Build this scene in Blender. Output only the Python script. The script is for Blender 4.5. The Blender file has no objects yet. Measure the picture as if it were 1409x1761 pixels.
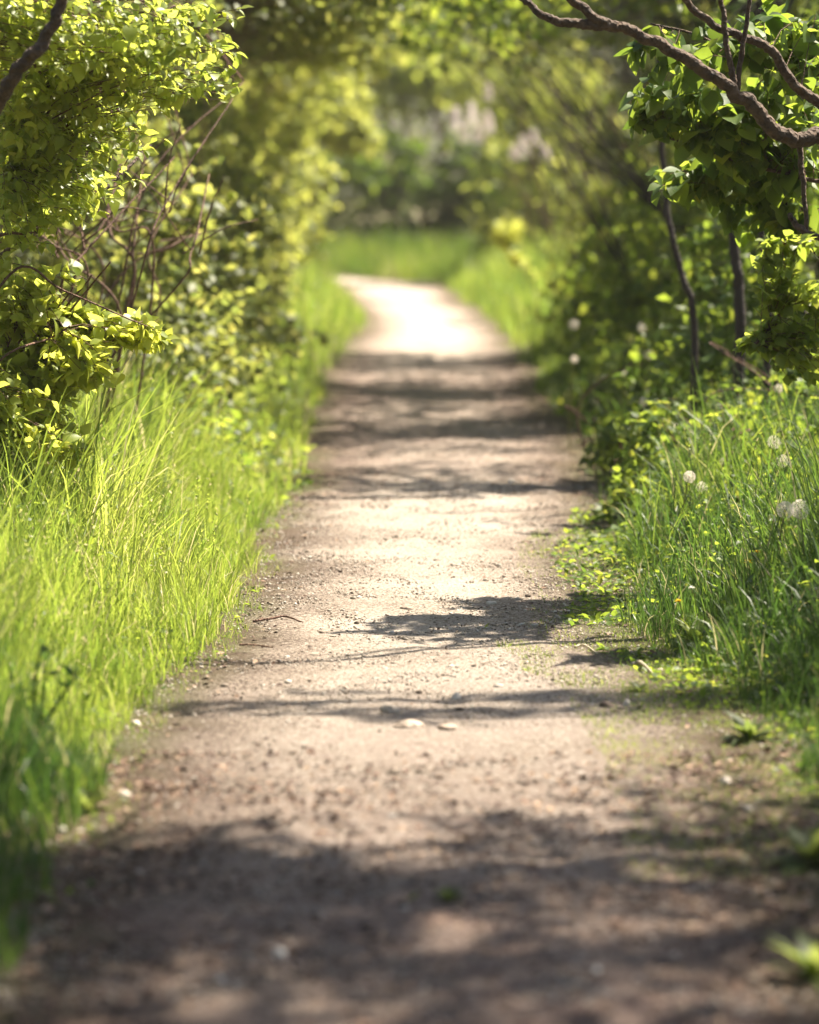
import bpy, math
import numpy as np
from mathutils import Matrix, Vector

# ------------------------------------------------------------------ camera, light, exposure
scene = bpy.context.scene
COL = scene.collection
RNG = np.random.default_rng(7)

CAM = np.array([0.0, 0.0, 1.30])
FPX = 100.0 / 24.0 * 1409.0
PITCH = math.atan((880.5 - 300.0) / FPX)
cam_data = bpy.data.cameras.new("camera")
cam_data.sensor_fit = 'HORIZONTAL'
cam_data.sensor_width = 24.0
cam_data.lens = 100.0
cam_data.clip_start = 0.1
cam_data.clip_end = 500.0
cam_data.dof.use_dof = True
cam_data.dof.focus_distance = 10.1
cam_data.dof.aperture_fstop = 2.0
cam = bpy.data.objects.new("camera", cam_data)
cam.location = CAM
cam.rotation_euler = (math.radians(90) - PITCH, 0, 0)
COL.objects.link(cam)
scene.camera = cam

SUN_EL, SUN_AZ = math.radians(57), math.radians(52)      # azimuth: right of straight ahead (+Y)
TO_SUN = np.array([math.sin(SUN_AZ) * math.cos(SUN_EL), math.cos(SUN_AZ) * math.cos(SUN_EL), math.sin(SUN_EL)])
world = bpy.data.worlds.new("World")
scene.world = world
world.use_nodes = True
wn = world.node_tree.nodes
sky = wn.new("ShaderNodeTexSky")
sky.sky_type = 'NISHITA'
sky.sun_disc = False
sky.sun_elevation = SUN_EL
sky.sun_rotation = SUN_AZ
sky.dust_density = 2.0
wn["Background"].inputs["Strength"].default_value = 0.05
world.node_tree.links.new(sky.outputs[0], wn["Background"].inputs[0])
sun_data = bpy.data.lights.new("sun", 'SUN')
sun_data.energy = 5.0
sun_data.angle = math.radians(0.8)
sun_data.color = (1.0, 0.90, 0.74)
sun = bpy.data.objects.new("sun", sun_data)
sun.rotation_euler = Vector(TO_SUN).to_track_quat('Z', 'Y').to_euler()
COL.objects.link(sun)
scene.view_settings.view_transform = 'Standard'
scene.view_settings.look = 'None'
scene.view_settings.exposure = 2.0
scene.view_settings.gamma = 1.0
scene.view_settings.use_curve_mapping = False
try:
    scene.cycles.max_bounces = 14
    scene.cycles.diffuse_bounces = 12
    scene.cycles.transmission_bounces = 12
    scene.cycles.caustics_reflective = False
    scene.cycles.caustics_refractive = False
except Exception:
    pass

# ------------------------------------------------------------------ small maths
CP, SP = math.cos(PITCH), math.sin(PITCH)
def P(px, py, D):
    """the point at distance D along the path that the photo shows at pixel (px, py)"""
    a, b = (px - 704.5) / FPX, (880.5 - py) / FPX
    d = np.array([a, CP + b * SP, -SP + b * CP])
    return CAM + d * (D / d[1])

def project(Q):
    Q = np.asarray(Q) - CAM
    dep = Q[..., 1] * CP - Q[..., 2] * SP
    up = Q[..., 1] * SP + Q[..., 2] * CP
    return 704.5 + FPX * Q[..., 0] / dep, 880.5 - FPX * up / dep

def sm(a, b, x):
    t = np.clip((x - a) / (b - a), 0, 1)
    return t * t * (3 - 2 * t)

def vnoise(x, y, seed=0):
    x = np.asarray(x, float) + seed * 17.31; y = np.asarray(y, float) + seed * 9.77
    xi, yi = np.floor(x), np.floor(y)
    fx, fy = x - xi, y - yi
    fx = fx * fx * (3 - 2 * fx); fy = fy * fy * (3 - 2 * fy)
    def h(i, j):
        s = np.sin(i * 127.1 + j * 311.7) * 43758.5453
        return s - np.floor(s)
    return (h(xi, yi) * (1 - fx) + h(xi + 1, yi) * fx) * (1 - fy) + (h(xi, yi + 1) * (1 - fx) + h(xi + 1, yi + 1) * fx) * fy

def norm(v):
    return v / np.maximum(np.linalg.norm(v, axis=-1, keepdims=True), 1e-9)

EDGE_Y = [-20, 2, 5.2, 5.9, 6.8, 7.6, 8.3, 9.0, 9.6, 10.9, 12.0, 13.4, 16, 19.1, 22, 25.4, 29.4, 32, 34.7, 38, 40, 42, 45, 60]
EDGE_L = [-.70, -.68, -.66, -.66, -.67, -.67, -.63, -.56, -.54, -.55, -.50, -.46, -.50, -.53, -.52, -.49, -.40, -.46, -.60, -.76, -.92, -1.3, -2.8, -12]
EDGE_R = [.80, .76, .72, .73, .74, .76, .72, .62, .58, .58, .66, .76, .82, .82, .82, .80, .73, .66, .56, .48, .36, -.2, -1.8, -11]
def edge_l(y): return np.interp(y, EDGE_Y, EDGE_L) + (vnoise(y * 1.7, 0, 3) - .5) * .10 + (vnoise(y * 5, 0, 4) - .5) * .06
def edge_r(y): return np.interp(y, EDGE_Y, EDGE_R) + (vnoise(y * 1.7, 5, 5) - .5) * .12 + (vnoise(y * 5, 5, 6) - .5) * .06
def off_path(x, y):
    """metres outside the path (negative on it)"""
    return np.maximum(edge_l(y) - x, x - edge_r(y))

def gz(x, y):
    d = off_path(x, y)
    z = .07 * sm(0, .8, d) + .03 * (vnoise(x * 1.3, y * 1.3, 1) - .5) * sm(-.3, .6, d) * 2
    z = z + .018 * (vnoise(x * 2.2, y * 1.6, 2) - .5) + .012 * (vnoise(x * 6, y * 5, 8) - .5)
    return z + .35 * sm(43, 50, y) * sm(-4, 0, x + 2)

def shade_want(gx, gy):
    """how closed the leaf roof is that throws its shade on this spot of ground"""
    s = np.interp(gy, [0, 6.7, 7.2, 7.5, 8.0, 8.4, 8.8, 13.2, 13.9, 15, 23.5, 25, 26.2, 36.5, 38, 60],
                  [.70, .70, .84, .05, .42, .50, .03, .02, .62, .66, .66, .45, .03, .03, .6, .8])
    right = sm(.45, .8, gx) * sm(7.3, 7.8, gy) * (1 - sm(25, 27, gy))
    s = np.maximum(s, right * np.interp(gy, [7, 8.6, 9, 11, 13, 14], [.6, .55, .25, .3, .6, .9]))
    left = sm(-.45, -.6, gx)
    s = s * (1 - left * np.interp(gy, [6.7, 7.4, 13.8, 15, 21, 23, 37, 40], [0, .97, .97, .1, .1, .9, .9, 0]))
    free = np.maximum(np.where(gy < 14.5, sm(-1.9, -2.3, gx), sm(-.9, -1.3, gx)), sm(1.5, 1.9, gx))   # nothing in view to light out there
    return np.maximum(s, free)

def to_ground(Q, z=.15):
    k = (Q[..., 2] - z) / TO_SUN[2]
    return Q[..., 0] - k * TO_SUN[0], Q[..., 1] - k * TO_SUN[1]

def carve_mask(Q, rng):
    gx, gy = to_ground(Q)
    s = shade_want(gx + rng.normal(0, .05, len(Q)), gy + rng.normal(0, .08, len(Q)))
    n = vnoise(gx * 1.1, gy * 3.6, 21) * .42 + vnoise(gx * 2.2, gy * 12, 22) * .58
    return (n < .16 + .72 * s) & (s > .01 + .04 * rng.random(len(Q)))

# ------------------------------------------------------------------ objects
def tag(o, label=None, cat=None, group=None, kind=None):
    if label: o['label'] = label
    if cat: o['category'] = cat
    if group: o['group'] = group
    if kind: o['kind'] = kind
    return o

def make_mesh(name, verts, faces, mat, rnd=None, smooth=False, attrs=None):
    """faces: a list of (m, k) integer arrays"""
    me = bpy.data.meshes.new(name)
    verts = np.asarray(verts, np.float32).reshape(-1, 3)
    if isinstance(faces, np.ndarray): faces = [faces]
    faces = [np.asarray(f, np.int32) for f in faces if len(f)]
    tot = np.concatenate([np.full(len(f), f.shape[1], np.int32) for f in faces])
    idx = np.concatenate([f.ravel() for f in faces])
    me.vertices.add(len(verts)); me.vertices.foreach_set("co", verts.ravel())
    me.loops.add(len(idx)); me.loops.foreach_set("vertex_index", idx)
    me.polygons.add(len(tot))
    start = np.concatenate([[0], np.cumsum(tot)[:-1]]).astype(np.int32)
    me.polygons.foreach_set("loop_start", start); me.polygons.foreach_set("loop_total", tot)
    if smooth: me.polygons.foreach_set("use_smooth", np.ones(len(tot), bool))
    for k, v in ([("rnd", rnd)] if rnd is not None else []) + list((attrs or {}).items()):
        a = me.attributes.new(k, 'FLOAT', 'POINT'); a.data.foreach_set("value", np.asarray(v, np.float32).ravel())
    me.update(calc_edges=True)
    me.validate()
    if mat: me.materials.append(mat)
    return me

def link(name, me, parent=None, loc=None):
    o = bpy.data.objects.new(name, me); COL.objects.link(o)
    if parent: o.parent = parent
    if loc is not None: o.location = loc
    return o

def empty(name, loc, label, cat, group=None):
    o = bpy.data.objects.new(name, None); COL.objects.link(o)
    o.location = loc; o.empty_display_size = .1
    return tag(o, label, cat, group)

# ------------------------------------------------------------------ shape makers (all numpy)
def tube(pts, rad, sides=8, rough=0.0, rng=RNG):
    pts = np.asarray(pts, float); n = len(pts)
    rad = np.broadcast_to(np.asarray(rad, float), (n,))
    t = norm(np.gradient(pts, axis=0))
    u = np.cross(t[0], [0.3, .2, .93]); u /= np.linalg.norm(u)
    V = []
    for i in range(n):
        u = u - t[i] * np.dot(u, t[i]); u /= np.linalg.norm(u)
        w = np.cross(t[i], u)
        a = np.arange(sides) / sides * 2 * math.pi
        r = rad[i] * (1 + rough * rng.normal(0, 1, sides))
        V.append(pts[i] + np.outer(np.cos(a) * r, u) + np.outer(np.sin(a) * r, w))
    V = np.concatenate(V)
    i, j = np.meshgrid(np.arange(n - 1), np.arange(sides), indexing='ij')
    a = i * sides + j; b = i * sides + (j + 1) % sides
    F = np.stack([a, b, b + sides, a + sides], -1).reshape(-1, 4)
    V = np.concatenate([V, pts[-1:] + t[-1:] * rad[-1] * .8, pts[:1]])
    k = np.arange(sides)
    top = np.stack([(n - 1) * sides + k, (n - 1) * sides + (k + 1) % sides, np.full(sides, n * sides)], -1)
    bot = np.stack([(k + 1) % sides, k, np.full(sides, n * sides + 1)], -1)
    return V, [F, np.concatenate([top, bot])]

def spline(pts, n):
    """Catmull-Rom through the points"""
    pts = np.asarray(pts, float)
    p = np.vstack([2 * pts[0] - pts[1], pts, 2 * pts[-1] - pts[-2]])
    s = np.linspace(0, len(pts) - 1 - 1e-6, n)
    i = s.astype(int); f = (s - i)[:, None]
    a, b, c, d = p[i], p[i + 1], p[i + 2], p[i + 3]
    return .5 * (2 * b + (c - a) * f + (2 * a - 5 * b + 4 * c - d) * f ** 2 + (3 * b - a - 3 * c + d) * f ** 3)

def join(parts):
    V, F, n = [], {}, 0
    for v, fs in parts:
        for f in (fs if isinstance(fs, list) else [fs]):
            F.setdefault(f.shape[1], []).append(f + n)
        V.append(v); n += len(v)
    return np.concatenate(V), [np.concatenate(x) for x in F.values()]

def tubes3(A, M, E, r0, r1, k=4):
    """many thin three-sided twigs along quadratic curves"""
    n = len(A)
    t = np.linspace(0, 1, k)[None, :, None]
    C = A[:, None] * (1 - t) ** 2 + 2 * M[:, None] * t * (1 - t) + E[:, None] * t ** 2
    d = norm(E - A)
    u = norm(np.cross(d, np.array([.31, .23, .92])))
    w = np.cross(d, u)
    r = (r0[:, None] * (1 - t[0, :, 0]) + r1 * t[0, :, 0])
    ang = np.arange(3) * 2 * math.pi / 3
    off = np.cos(ang)[None, :, None] * u[:, None] + np.sin(ang)[None, :, None] * w[:, None]
    V = C[:, :, None] + r[:, :, None, None] * off[:, None]
    base = np.arange(n)[:, None, None] * (k * 3)
    i, j = np.meshgrid(np.arange(k - 1), np.arange(3), indexing='ij')
    a = i * 3 + j; b = i * 3 + (j + 1) % 3
    F = np.stack([a, b, b + 3, a + 3], -1)[None] + base[..., None]
    return V.reshape(-1, 3), [F.reshape(-1, 4)]

# leaf outlines: x across, y along, z out of the leaf
LEAF_FAR = (np.array([[0, 0, 0], [-.34, .45, .07], [0, 1, -.08], [.34, .45, .07]]),
            np.array([[0, 2, 1], [0, 3, 2]]))
def _leaf_mid(w):
    v = np.array([[0, 0, 0], [-w, .32, .07], [-w * .8, .62, .05], [0, 1, -.14], [w * .8, .62, .05], [w, .32, .07], [0, .5, -.01]])
    f = np.array([[0, 6, 1], [1, 6, 2], [2, 6, 3], [3, 6, 4], [4, 6, 5], [5, 6, 0]])
    return v, f
LEAF_MID = _leaf_mid(.30)
LEAF_BROAD = _leaf_mid(.38)
def leaf_near(w, droop, cup, tip=1.0):
    ys = np.array([0, .12, .3, .5, .7, .86, 1.0])
    ws = np.array([0, .55, .95, 1.0, .72, .36, 0]) * w
    V = []; 
    for y, q in zip(ys, ws):
        z = -droop * y * y
        V += [[-q, y * tip, z + cup * q], [0, y * tip, z], [q, y * tip, z + cup * q]]
    V = np.array(V); F = []
    for i in range(len(ys) - 1):
        a = i * 3
        F += [[a, a + 1, a + 4, a + 3], [a + 1, a + 2, a + 5, a + 4]]
    return V, np.array(F)

def frames(axis, up):
    a = norm(axis)
    n = up - a * np.sum(up * a, -1, keepdims=True); n = norm(n)
    s = np.cross(a, n)
    return np.stack([s, a, n], -1)          # columns

def leaves_mesh(Pos, R, size, tpl):
    tv, tf = tpl
    V = np.einsum('nij,kj->nki', R, tv) * size[:, None, None] + Pos[:, None]
    F = tf[None] + (np.arange(len(Pos)) * len(tv))[:, None, None]
    return V.reshape(-1, 3), F.reshape(-1, tf.shape[1])

def blades(B, lean, h, w, curve, seg=4, rng=RNG):
    """grass blades: B base points, lean a unit horizontal direction, h height, w width, curve how far over it bends"""
    n = len(B)
    t = np.linspace(0, 1, seg + 1)
    ang = curve[:, None] * t[None] ** 1.3 + .12
    ds = h[:, None] / seg
    dx = np.concatenate([np.zeros((n, 1)), np.cumsum(np.sin(ang[:, :-1]) * ds, 1)], 1)
    dz = np.concatenate([np.zeros((n, 1)), np.cumsum(np.cos(ang[:, :-1]) * ds, 1)], 1)
    C = B[:, None] + lean[:, None] * dx[..., None]
    C[..., 2] += dz
    tw = rng.random(n) * 2 * math.pi
    side = np.stack([np.cos(tw), np.sin(tw), np.zeros(n)], -1)
    prof = (np.array([.75, 1, .9, .6, .3])[:seg] if seg == 4 else np.linspace(1, .4, seg))
    ww = w[:, None] * prof[None] * .5
    L = C[:, :-1] - side[:, None] * ww[..., None]
    Rr = C[:, :-1] + side[:, None] * ww[..., None]
    V = np.concatenate([np.stack([L, Rr], 2).reshape(n, -1, 3), C[:, -1:]], 1)
    m = 2 * seg + 1
    base = np.arange(n)[:, None, None] * m
    q = np.array([[2 * i, 2 * i + 1, 2 * i + 3, 2 * i + 2] for i in range(seg - 1)])[None] + base
    tr = np.array([[2 * seg - 2, 2 * seg - 1, 2 * seg]])[None] + base
    return V.reshape(-1, 3), [q.reshape(-1, 4), tr.reshape(-1, 3)], m

# ------------------------------------------------------------------ materials
def new_mat(name):
    m = bpy.data.materials.new(name); m.use_nodes = True
    nt = m.node_tree
    return m, nt, nt.nodes["Principled BSDF"], nt.nodes["Material Output"]

def ramp(nt, stops):
    r = nt.nodes.new("ShaderNodeValToRGB")
    while len(r.color_ramp.elements) < len(stops): r.color_ramp.elements.new(.5)
    for e, (p, c) in zip(r.color_ramp.elements, stops): e.position = p; e.color = (*c, 1)
    return r

def leaf_mat(name, stops, tstops, trans=.5, rough=.42, spec=.5):
    m, nt, bs, out = new_mat(name)
    at = nt.nodes.new("ShaderNodeAttribute"); at.attribute_name = "rnd"
    oi = nt.nodes.new("ShaderNodeObjectInfo")
    add = nt.nodes.new("ShaderNodeMath"); add.operation = 'ADD'
    mul = nt.nodes.new("ShaderNodeMath"); mul.operation = 'MULTIPLY'; mul.inputs[1].default_value = .25
    nt.links.new(oi.outputs["Random"], mul.inputs[0])
    nt.links.new(at.outputs["Fac"], add.inputs[0]); nt.links.new(mul.outputs[0], add.inputs[1])
    tx = nt.nodes.new("ShaderNodeTexCoord")
    ns = nt.nodes.new("ShaderNodeTexNoise"); ns.inputs["Scale"].default_value = 60; ns.inputs["Detail"].default_value = 2
    nt.links.new(tx.outputs["Object"], ns.inputs["Vector"])
    ad2 = nt.nodes.new("ShaderNodeMath"); ad2.operation = 'MULTIPLY_ADD'; ad2.inputs[1].default_value = .22
    nt.links.new(ns.outputs["Fac"], ad2.inputs[0]); nt.links.new(add.outputs[0], ad2.inputs[2])
    fin = nt.nodes.new("ShaderNodeMath"); fin.operation = 'SUBTRACT'; fin.inputs[1].default_value = .23
    nt.links.new(ad2.outputs[0], fin.inputs[0])
    a, b = ramp(nt, stops), ramp(nt, tstops)
    nt.links.new(fin.outputs[0], a.inputs[0]); nt.links.new(fin.outputs[0], b.inputs[0])
    nt.links.new(a.outputs[0], bs.inputs["Base Color"])
    bs.inputs["Roughness"].default_value = rough
    bs.inputs["Specular IOR Level"].default_value = spec
    tr = nt.nodes.new("ShaderNodeBsdfTranslucent"); nt.links.new(b.outputs[0], tr.inputs[0])
    mx = nt.nodes.new("ShaderNodeMixShader"); mx.inputs[0].default_value = trans
    nt.links.new(bs.outputs[0], mx.inputs[1]); nt.links.new(tr.outputs[0], mx.inputs[2])
    nt.links.new(mx.outputs[0], out.inputs[0])
    return m

def bark_mat(name, c0, c1, scale=40, bump=.6):
    m, nt, bs, out = new_mat(name)
    tx = nt.nodes.new("ShaderNodeTexCoord")
    n1 = nt.nodes.new("ShaderNodeTexNoise"); n1.inputs["Scale"].default_value = scale; n1.inputs["Detail"].default_value = 6
    n1.inputs["Roughness"].default_value = .7
    vo = nt.nodes.new("ShaderNodeTexVoronoi"); vo.inputs["Scale"].default_value = scale * 2.5
    nt.links.new(tx.outputs["Object"], n1.inputs["Vector"]); nt.links.new(tx.outputs["Object"], vo.inputs["Vector"])
    r = ramp(nt, [(.3, c0), (.7, c1)]); nt.links.new(n1.outputs["Fac"], r.inputs[0])
    nt.links.new(r.outputs[0], bs.inputs["Base Color"])
    bs.inputs["Roughness"].default_value = .85
    ad = nt.nodes.new("ShaderNodeMath"); ad.operation = 'ADD'
    nt.links.new(n1.outputs["Fac"], ad.inputs[0]); nt.links.new(vo.outputs["Distance"], ad.inputs[1])
    bp = nt.nodes.new("ShaderNodeBump"); bp.inputs["Strength"].default_value = bump; bp.inputs["Distance"].default_value = .01
    nt.links.new(ad.outputs[0], bp.inputs["Height"]); nt.links.new(bp.outputs[0], bs.inputs["Normal"])
    return m

def ground_mat(name, path):
    m, nt, bs, out = new_mat(name)
    N, Lk = nt.nodes, nt.links
    tx = N.new("ShaderNodeTexCoord")
    def noise(s, d=4, r=.6):
        n = N.new("ShaderNodeTexNoise"); n.inputs["Scale"].default_value = s; n.inputs["Detail"].default_value = d
        n.inputs["Roughness"].default_value = r; Lk.new(tx.outputs["Object"], n.inputs["Vector"]); return n
    big, mid, fine, grain = noise(1.6, 5), noise(14, 6, .7), noise(105, 5, .78), noise(420, 2, .6)
    soil = ramp(nt, [(.3, (.085, .058, .038)), (.55, (.15, .10, .065)), (.75, (.20, .145, .09))])
    Lk.new(mid.outputs["Fac"], soil.inputs[0])
    moss = ramp(nt, [(.35, (.06, .085, .018)), (.65, (.13, .15, .035))]); Lk.new(fine.outputs["Fac"], moss.inputs[0])
    mm = ramp(nt, [(.42, (0, 0, 0)), (.60, (1, 1, 1))]); 
    at = N.new("ShaderNodeAttribute"); at.attribute_name = "edge"
    sumn = N.new("ShaderNodeMath"); sumn.operation = 'MULTIPLY_ADD'; sumn.inputs[1].default_value = .5
    Lk.new(mid.outputs["Fac"], sumn.inputs[0]); 
    half = N.new("ShaderNodeMath"); half.operation = 'MULTIPLY'; half.inputs[1].default_value = .5
    Lk.new(big.outputs["Fac"], half.inputs[0]); Lk.new(half.outputs[0], sumn.inputs[2])
    Lk.new(sumn.outputs[0], mm.inputs[0])
    mix1 = N.new("ShaderNodeMix"); mix1.data_type = 'RGBA'
    Lk.new(mm.outputs[0], mix1.inputs[0]); Lk.new(soil.outputs[0], mix1.inputs[6]); Lk.new(moss.outputs[0], mix1.inputs[7])
    col = mix1.outputs[2]
    if path:
        grav = ramp(nt, [(.36, (.08, .055, .042)), (.44, (.27, .205, .16)), (.51, (.48, .40, .325)), (.61, (.68, .60, .52))])
        gn = N.new("ShaderNodeMath"); gn.operation = 'MULTIPLY_ADD'; gn.inputs[1].default_value = .9
        Lk.new(fine.outputs["Fac"], gn.inputs[0])
        g2 = N.new("ShaderNodeMath"); g2.operation = 'MULTIPLY'; g2.inputs[1].default_value = .11
        Lk.new(sumn.outputs[0], g2.inputs[0]); Lk.new(g2.outputs[0], gn.inputs[2])
        # packed pale middle, browner earth towards the sides
        wear = N.new("ShaderNodeMapRange"); wear.inputs[1].default_value = 0.0; wear.inputs[2].default_value = .42
        wear.inputs[3].default_value = -.13; wear.inputs[4].default_value = .015
        Lk.new(at.outputs["Fac"], wear.inputs[0])
        patch = N.new("ShaderNodeMath"); patch.operation = 'MULTIPLY_ADD'; patch.inputs[1].default_value = .20
        Lk.new(big.outputs["Fac"], patch.inputs[0]); Lk.new(wear.outputs[0], patch.inputs[2])
        p2 = N.new("ShaderNodeMath"); p2.operation = 'SUBTRACT'; p2.inputs[1].default_value = .10
        Lk.new(patch.outputs[0], p2.inputs[0])
        g3 = N.new("ShaderNodeMath"); g3.operation = 'ADD'; Lk.new(gn.outputs[0], g3.inputs[0]); Lk.new(p2.outputs[0], g3.inputs[1])
        Lk.new(g3.outputs[0], grav.inputs[0])
        earth = ramp(nt, [(.36, (.036, .021, .018)), (.45, (.11, .062, .052)), (.54, (.20, .122, .100)), (.66, (.35, .245, .20))])  # brown soil, with a plum tint of shade mixed into its colour
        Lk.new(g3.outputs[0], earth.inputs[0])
        ea = N.new("ShaderNodeAttribute"); ea.attribute_name = "earth"  # browner soil together with the tree shade put into the colour
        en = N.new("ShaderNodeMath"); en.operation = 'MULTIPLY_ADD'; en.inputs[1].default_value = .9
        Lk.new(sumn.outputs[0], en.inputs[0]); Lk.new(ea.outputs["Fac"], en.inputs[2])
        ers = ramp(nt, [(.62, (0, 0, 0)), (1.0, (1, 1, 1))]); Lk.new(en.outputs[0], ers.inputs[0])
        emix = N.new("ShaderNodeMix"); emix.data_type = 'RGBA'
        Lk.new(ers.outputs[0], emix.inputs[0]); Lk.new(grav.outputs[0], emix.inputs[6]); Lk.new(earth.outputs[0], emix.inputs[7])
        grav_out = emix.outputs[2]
        # edge attribute: metres inside the path; broken up with noise
        e1 = N.new("ShaderNodeMath"); e1.operation = 'MULTIPLY_ADD'; e1.inputs[1].default_value = .45; 
        Lk.new(sumn.outputs[0], e1.inputs[0]); Lk.new(at.outputs["Fac"], e1.inputs[2])
        er = ramp(nt, [(.22, (0, 0, 0)), (.40, (1, 1, 1))]); Lk.new(e1.outputs[0], er.inputs[0])
        mix2 = N.new("ShaderNodeMix"); mix2.data_type = 'RGBA'
        Lk.new(er.outputs[0], mix2.inputs[0]); Lk.new(col, mix2.inputs[6]); Lk.new(grav_out, mix2.inputs[7])
        col = mix2.outputs[2]
    Lk.new(col, bs.inputs["Base Color"])
    bs.inputs["Roughness"].default_value = .9
    bs.inputs["Specular IOR Level"].default_value = .25
    b1 = N.new("ShaderNodeBump"); b1.inputs["Strength"].default_value = .8; b1.inputs["Distance"].default_value = .012
    b2 = N.new("ShaderNodeBump"); b2.inputs["Strength"].default_value = 1.0; b2.inputs["Distance"].default_value = .011
    b3 = N.new("ShaderNodeBump"); b3.inputs["Strength"].default_value = .8; b3.inputs["Distance"].default_value = .002
    Lk.new(grain.outputs["Fac"], b3.inputs["Height"]); Lk.new(b2.outputs[0], b3.inputs["Normal"])
    Lk.new(mid.outputs["Fac"], b1.inputs["Height"]); Lk.new(fine.outputs["Fac"], b2.inputs["Height"])
    Lk.new(b1.outputs[0], b2.inputs["Normal"]); Lk.new(b3.outputs[0], bs.inputs["Normal"])
    return m

def rnd_mat(name, stops, rough=.85, noise=0):
    m, nt, bs, out = new_mat(name)
    at = nt.nodes.new("ShaderNodeAttribute"); at.attribute_name = "rnd"
    r = ramp(nt, stops)
    src = at.outputs["Fac"]
    if noise:
        tx = nt.nodes.new("ShaderNodeTexCoord")
        ns = nt.nodes.new("ShaderNodeTexNoise"); ns.inputs["Scale"].default_value = noise; ns.inputs["Detail"].default_value = 5
        nt.links.new(tx.outputs["Object"], ns.inputs["Vector"])
        ma = nt.nodes.new("ShaderNodeMath"); ma.operation = 'MULTIPLY_ADD'; ma.inputs[1].default_value = .5
        sb = nt.nodes.new("ShaderNodeMath"); sb.operation = 'SUBTRACT'; sb.inputs[1].default_value = .25
        nt.links.new(ns.outputs["Fac"], ma.inputs[0]); nt.links.new(src, ma.inputs[2]); nt.links.new(ma.outputs[0], sb.inputs[0])
        src = sb.outputs[0]
        bp = nt.nodes.new("ShaderNodeBump"); bp.inputs["Strength"].default_value = .5; bp.inputs["Distance"].default_value = .005
        nt.links.new(ns.outputs["Fac"], bp.inputs["Height"]); nt.links.new(bp.outputs[0], bs.inputs["Normal"])
    nt.links.new(src, r.inputs[0]); nt.links.new(r.outputs[0], bs.inputs["Base Color"])
    bs.inputs["Roughness"].default_value = rough
    bs.inputs["Specular IOR Level"].default_value = .3
    return m

M = {}
M['ground'] = ground_mat("soil", False)
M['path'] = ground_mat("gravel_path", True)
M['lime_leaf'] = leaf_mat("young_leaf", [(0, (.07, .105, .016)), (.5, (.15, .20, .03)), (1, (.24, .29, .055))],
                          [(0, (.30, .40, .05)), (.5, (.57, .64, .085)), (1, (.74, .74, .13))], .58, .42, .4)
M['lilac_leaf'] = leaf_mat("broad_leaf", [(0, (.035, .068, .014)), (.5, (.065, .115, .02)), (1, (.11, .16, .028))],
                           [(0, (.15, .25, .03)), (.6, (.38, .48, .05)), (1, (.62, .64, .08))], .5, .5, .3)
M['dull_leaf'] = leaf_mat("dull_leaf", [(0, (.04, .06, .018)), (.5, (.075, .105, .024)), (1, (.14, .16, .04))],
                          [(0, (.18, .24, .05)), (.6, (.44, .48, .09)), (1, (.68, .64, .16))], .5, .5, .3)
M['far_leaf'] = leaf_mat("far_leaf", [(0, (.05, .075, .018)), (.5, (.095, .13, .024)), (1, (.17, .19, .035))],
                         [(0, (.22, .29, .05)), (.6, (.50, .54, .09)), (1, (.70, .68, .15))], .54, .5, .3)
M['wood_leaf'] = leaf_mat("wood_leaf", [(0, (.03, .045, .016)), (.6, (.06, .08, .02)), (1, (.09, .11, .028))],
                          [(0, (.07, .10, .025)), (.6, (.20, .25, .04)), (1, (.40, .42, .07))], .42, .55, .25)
M['grass_sun'] = leaf_mat("grass_blade", [(0, (.05, .095, .012)), (.5, (.11, .17, .018)), (.92, (.20, .245, .03)), (1, (.40, .36, .18))],
                          [(0, (.20, .32, .04)), (.5, (.42, .53, .07)), (.92, (.60, .65, .13)), (1, (.7, .6, .32))], .5, .45)
M['grass_deep'] = leaf_mat("deep_grass_blade", [(0, (.028, .058, .014)), (.5, (.05, .095, .02)), (.92, (.11, .16, .03)), (1, (.32, .29, .15))],
                           [(0, (.07, .15, .025)), (.5, (.17, .28, .035)), (.92, (.42, .50, .06)), (1, (.5, .45, .22))], .45, .45, .4)
M['bark'] = bark_mat("brown_bark", (.022, .013, .008), (.125, .076, .045), 30, .8)
M['twig'] = bark_mat("reddish_twig", (.07, .032, .02), (.18, .095, .06), 60)
M['dark_bark'] = bark_mat("dark_bark", (.014, .010, .009), (.05, .036, .03), 30)
M['pebble'] = rnd_mat("pebbles", [(0, (.04, .028, .02)), (.25, (.13, .095, .07)), (.6, (.29, .24, .19)), (1, (.55, .50, .44))])
M['stone'] = rnd_mat("stone", [(0, (.12, .085, .065)), (.5, (.34, .27, .21)), (1, (.72, .66, .58))], .8, 60)
M['litter'] = rnd_mat("leaf_litter", [(0, (.045, .026, .02)), (.6, (.13, .075, .05)), (1, (.30, .21, .14))])
M['fluff'] = leaf_mat("seed_fluff", [(0, (.74, .67, .58)), (1, (.86, .82, .75))], [(0, (.78, .70, .60)), (1, (.88, .84, .76))], .5, .7, .1)
M['stalk'] = leaf_mat("flower_stalk", [(0, (.12, .15, .04)), (1, (.22, .20, .08))], [(0, (.25, .3, .06)), (1, (.3, .28, .1))], .3)
M['dead'] = leaf_mat("dry_blade", [(0, (.42, .36, .24)), (1, (.60, .54, .40))], [(0, (.5, .42, .26)), (1, (.6, .5, .32))], .3, .6)
M['yellow'] = leaf_mat("yellow_petal", [(0, (.75, .50, .02)), (1, (.80, .60, .05))], [(0, (.7, .5, .02)), (1, (.75, .6, .04))], .4, .6)
M['white'] = leaf_mat("white_petal", [(0, (.70, .68, .62)), (1, (.80, .78, .74))], [(0, (.7, .68, .6)), (1, (.75, .72, .66))], .4, .6)
M['pink'] = leaf_mat("lilac_petal", [(0, (.70, .60, .58)), (1, (.82, .76, .72))], [(0, (.72, .62, .60)), (1, (.82, .76, .72))], .45, .6)

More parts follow.
